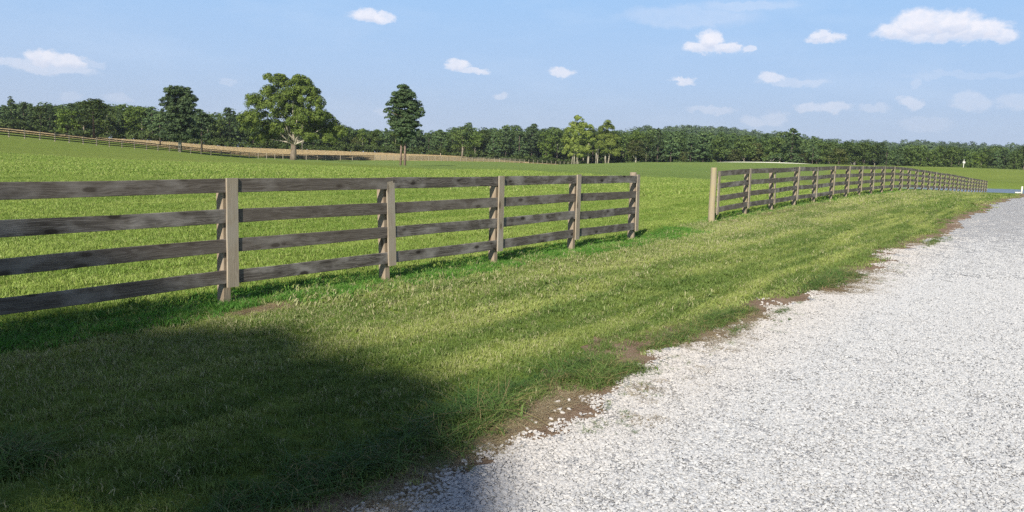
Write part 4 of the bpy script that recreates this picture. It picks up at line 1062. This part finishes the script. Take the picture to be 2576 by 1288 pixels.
# roadside weeds
pts_ = []; kd = []; rt = []; sz_ = []
src = [tuft('weed', 34, .07, .05, .17, .0065, 1.3, m_weed, 80 + i, 3) for i in range(4)] + [tuft('crawl', 30, .12, .10, .24, .006, 1.9, m_weed, 90 + i, 3) for i in range(3)]
n = 9000; s_ = -1 + rs.rand(n) * 46; t_ = redge(s_) - .52 + rs.rand(n) * .55
X, Y = ST(s_, t_); nn = vn(X * 1.3, Y * 1.3, 17); k = (nn > .45) & (rs.rand(n) < 1.1 - (t_ - redge(s_) + .52) / .62)
put(X[k], Y[k], [0, 1, 2, 3, 4, 5, 6], .5, 1.0, .25)
for (px, py, ra, rb, n, sc_) in ((1805, 812, .8, .13, 130, .9), (1690, 868, .6, .10, 70, .8), (2080, 710, 1.4, .16, 110, 1.1), (1500, 955, .4, .16, 90, .9), (1170, 1060, .4, .2, 110, 1.15), (1330, 985, .4, .12, 60, .8), (1100, 1110, .4, .2, 90, 1.0), (900, 1180, .4, .2, 80, 1.0), (20, 1175, .2, .16, 60, 1.2), (700, 1250, .5, .16, 60, .9), (1850, 838, .3, .06, 26, .45), (1960, 790, .3, .06, 26, .45), (1090, 1175, .15, .07, 26, .4), (2160, 700, .6, .07, 30, .6), (2350, 610, 1.4, .12, 60, .8)):
    c_ = gpt(px, py); a1 = rs.randn(n) * ra * .5; b1 = rs.randn(n) * rb * .6
    X = c_[0] + DR[0] * a1 + NR[0] * b1; Y = c_[1] + DR[1] * a1 + NR[1] * b1
    put(X, Y, [0, 1, 2, 3, 4, 5, 6] if sc_ > .5 else [4, 5, 6], .55 * sc_, sc_, .25)
n = 700; s_ = 1 + rs.rand(n) ** 1.3 * 38; t_ = redge(s_) + .02 + np.abs(rs.randn(n)) * .16; X, Y = ST(s_, t_); k = vn(X * 1.1, Y * 1.1, 41) > .12
put(X[k], Y[k], [0, 1, 2, 3, 4, 5, 6], .18, .38, .3)
scatter('roadside_weeds', 'dark green weeds and crabgrass sprawling along the gravel edge', 'weeds', np.concatenate(pts_), np.concatenate(kd), src, np.concatenate(rt), np.concatenate(sz_))

# dry clippings and straw
pts_ = []; kd = []; rt = []; sz_ = []
src = [tuft('dry', 40, .09, .03, .09, .0035, .6, m_dry, 95 + i, 1, lay=.93) for i in range(3)]
for (c_, ra, rb) in BARE:
    n = int(240 * ra); a1 = rs.randn(n) * ra * .5; b1 = rs.randn(n) * rb * .55
    put(c_[0] + DR[0] * a1 + NR[0] * b1, c_[1] + DR[1] * a1 + NR[1] * b1, [0, 1, 2], .7, 1.2, .08)
n = 6500; s_ = -1 + rs.rand(n) * 22; t_ = redge(s_) - .06 + rs.randn(n) * .20; X, Y = ST(s_, t_); k = vn(X * .9, Y * .9, 23) > -.15
put(X[k], Y[k], [0, 1, 2], .5, 1.0, .06, off=.008)
n = 420; s_ = 20.6 + rs.rand(n) * 14; t_ = -7.88 + .32 + rs.randn(n) * .12; X, Y = ST(s_, t_); k = vn(X * .9, Y * .9, 29) > .1
put(X[k], Y[k], [0, 1, 2], .9, 1.6, .06, off=.035)
scatter('dry_clippings', 'brown straw and dead clippings by the fence feet and gravel edge', 'dry grass', np.concatenate(pts_), np.concatenate(kd), src, np.concatenate(rt), np.concatenate(sz_))

# golden field stalks: a soft upper edge
pts_ = []; kd = []; rt = []; sz_ = []
src = [tuft('gold', 70, .9, .12, .32, .05, .6, m_gold, 120 + i, 2) for i in range(3)]
n = 16000; px = -100 + rs.rand(n) * 1500; Zf = np.interp(px, RXL, RZL); Zt = np.interp(px, FRX, FRZ); ax_ = np.array([ray(v, 400)[0] for v in px]); Zf = Zf + gshift(ax_); Z_ = Zf + 2 + np.maximum(Zt - Zf - 2, 1) * rs.rand(n) ** 1.4
X = ax_ * Z_
put(X, Z_, [0, 1, 2], .8, 1.3, .05)
scatter('golden_grass', 'uncut ripe golden grass field between far fence and wood', 'grass', np.concatenate(pts_), np.concatenate(kd), src, np.concatenate(rt), np.concatenate(sz_))

# loose stones
m_stone, t = material('white_crushed_stone')
ti = t.attr('tint'); P = t.pos()
c = t.mix(t.mapr(ti, 0, .16), (0.22, 0.23, 0.25), (0.50, 0.51, 0.52)); c = t.mix(t.mapr(ti, .2, 1), c, (0.585, 0.58, 0.57))
c = t.mix(t.mapr(t.noise(P, 70, 3, .6), .5, .8, 0, .4), c, (0.44, 0.42, 0.40))
c = t.mix(t.mapr(t.vmath('DOT_PRODUCT', P, (NR[0], NR[1], 0), out=1), -2.75, -1.7, .45, 0), c, (0.62, 0.54, 0.45))
finish(m_stone, t, c, .8, None, .25)
ICO = None
def ico():
    import bmesh
    bm = bmesh.new(); bmesh.ops.create_icosphere(bm, subdivisions=1, radius=1.0)
    v = np.array([x_.co[:] for x_ in bm.verts]); f = np.array([[q_.index for q_ in f_.verts] for f_ in bm.faces]); bm.free(); return v, f
IV, IF = ico()
def stone_patch(name, n, R, s0, s1, seed):
    rs = np.random.RandomState(seed); VV = []; FF = []; TT = []
    for i in range(n):
        a_ = rs.rand() * 6.28; d_ = R * math.sqrt(rs.rand()); s_ = s0 + (s1 - s0) * rs.rand() ** 2
        q_ = np.round(IV * (1 + .5 * (rs.rand(12, 1) - .5)), 3) * np.array([1, .55 + .4 * rs.rand(), .28 + .22 * rs.rand()]) * s_
        # random orientation, mostly lying
        e1, e2, e3 = rs.randn() * .28, rs.randn() * .28, rs.rand() * 6.28
        cx, sx, cy, sy, cz, sz1 = math.cos(e1), math.sin(e1), math.cos(e2), math.sin(e2), math.cos(e3), math.sin(e3)
        Rm = np.array([[cz, -sz1, 0], [sz1, cz, 0], [0, 0, 1]]) @ np.array([[cy, 0, sy], [0, 1, 0], [-sy, 0, cy]]) @ np.array([[1, 0, 0], [0, cx, -sx], [0, sx, cx]])
        q_ = q_ @ Rm.T + np.array([math.cos(a_) * d_, math.sin(a_) * d_, s_ * .12 + .003 * rs.rand()])
        FF.append(IF + i * 12); VV.append(q_); TT += [rs.rand()] * 12
    FF = np.concatenate(FF)
    return bpy.data.objects.new(name, mesh_np(name, np.concatenate(VV), FF, np.full(len(FF), 3), m_stone, dict(tint=TT)))
src = [stone_patch('stones', 170, .15, .005, .017, 200 + i) for i in range(6)] + [stone_patch('stones_big', 5, .16, .016, .028, 220 + i) for i in range(3)] + [stone_patch('stones_far', 170, .27, .009, .022, 230 + i) for i in range(3)]
pts_ = []; kd = []; rt = []; sz_ = []
X, Y = wedge_even(2.6, 12.5, 46); t_ = tc(X, Y); s_ = scd(X, Y); k = (t_ > redge(s_) - .02 + .06 * rs.randn(len(X))) & (t_ < 2.5)
put(X[k], Y[k], [0, 1, 2, 3, 4, 5], .85, 1.15, .02, off=.009)
X, Y = wedge(2.6, 12, 9); t_ = tc(X, Y); s_ = scd(X, Y); k = (t_ > redge(s_) - .20 + .15 * rs.randn(len(X))) & (t_ < 2.5) & ((t_ < redge(s_) + .5) | (rs.rand(len(X)) < .16))
put(X[k], Y[k], [6, 7, 8], .7, 1.1, .03, off=.008)
X, Y = wedge_even(12.5, 42, 14); t_ = tc(X, Y); s_ = scd(X, Y); k = (t_ > redge(s_) + .08 * rs.randn(len(X))) & (t_ < 2.5)
put(X[k], Y[k], [9, 10, 11], .8, 1.1, .02, off=.009)
scatter('gravel', 'loose crushed white stone covering the drive', 'gravel', np.concatenate(pts_), np.concatenate(kd), src, np.concatenate(rt), np.concatenate(sz_))

# thin summer haze
hm, t = material('haze_air')
o_ = t.n.new('ShaderNodeOutputMaterial'); pv = t.n.new('ShaderNodeVolumePrincipled')
pv.inputs['Color'].default_value = (0.80, 0.88, 1.0, 1); pv.inputs['Density'].default_value = 0.00015; pv.inputs['Anisotropy'].default_value = 0.2
t.l.new(pv.outputs[0], o_.inputs['Volume'])
a = Acc(); x0, x1, y0, y1, z0, z1 = -1330, 1330, -1330, 1330, float(GZ.min()) - 1, 75
a.add([(x0, y0, z0), (x1, y0, z0), (x1, y1, z0), (x0, y1, z0), (x0, y0, z1), (x1, y0, z1), (x1, y1, z1), (x0, y1, z1)], [(3, 2, 1, 0), (4, 5, 6, 7), (0, 1, 5, 4), (1, 2, 6, 5), (2, 3, 7, 6), (3, 0, 4, 7)])
link('haze', a.build('haze', hm), kind='stuff', label='thin summer haze over the fields', category='haze')
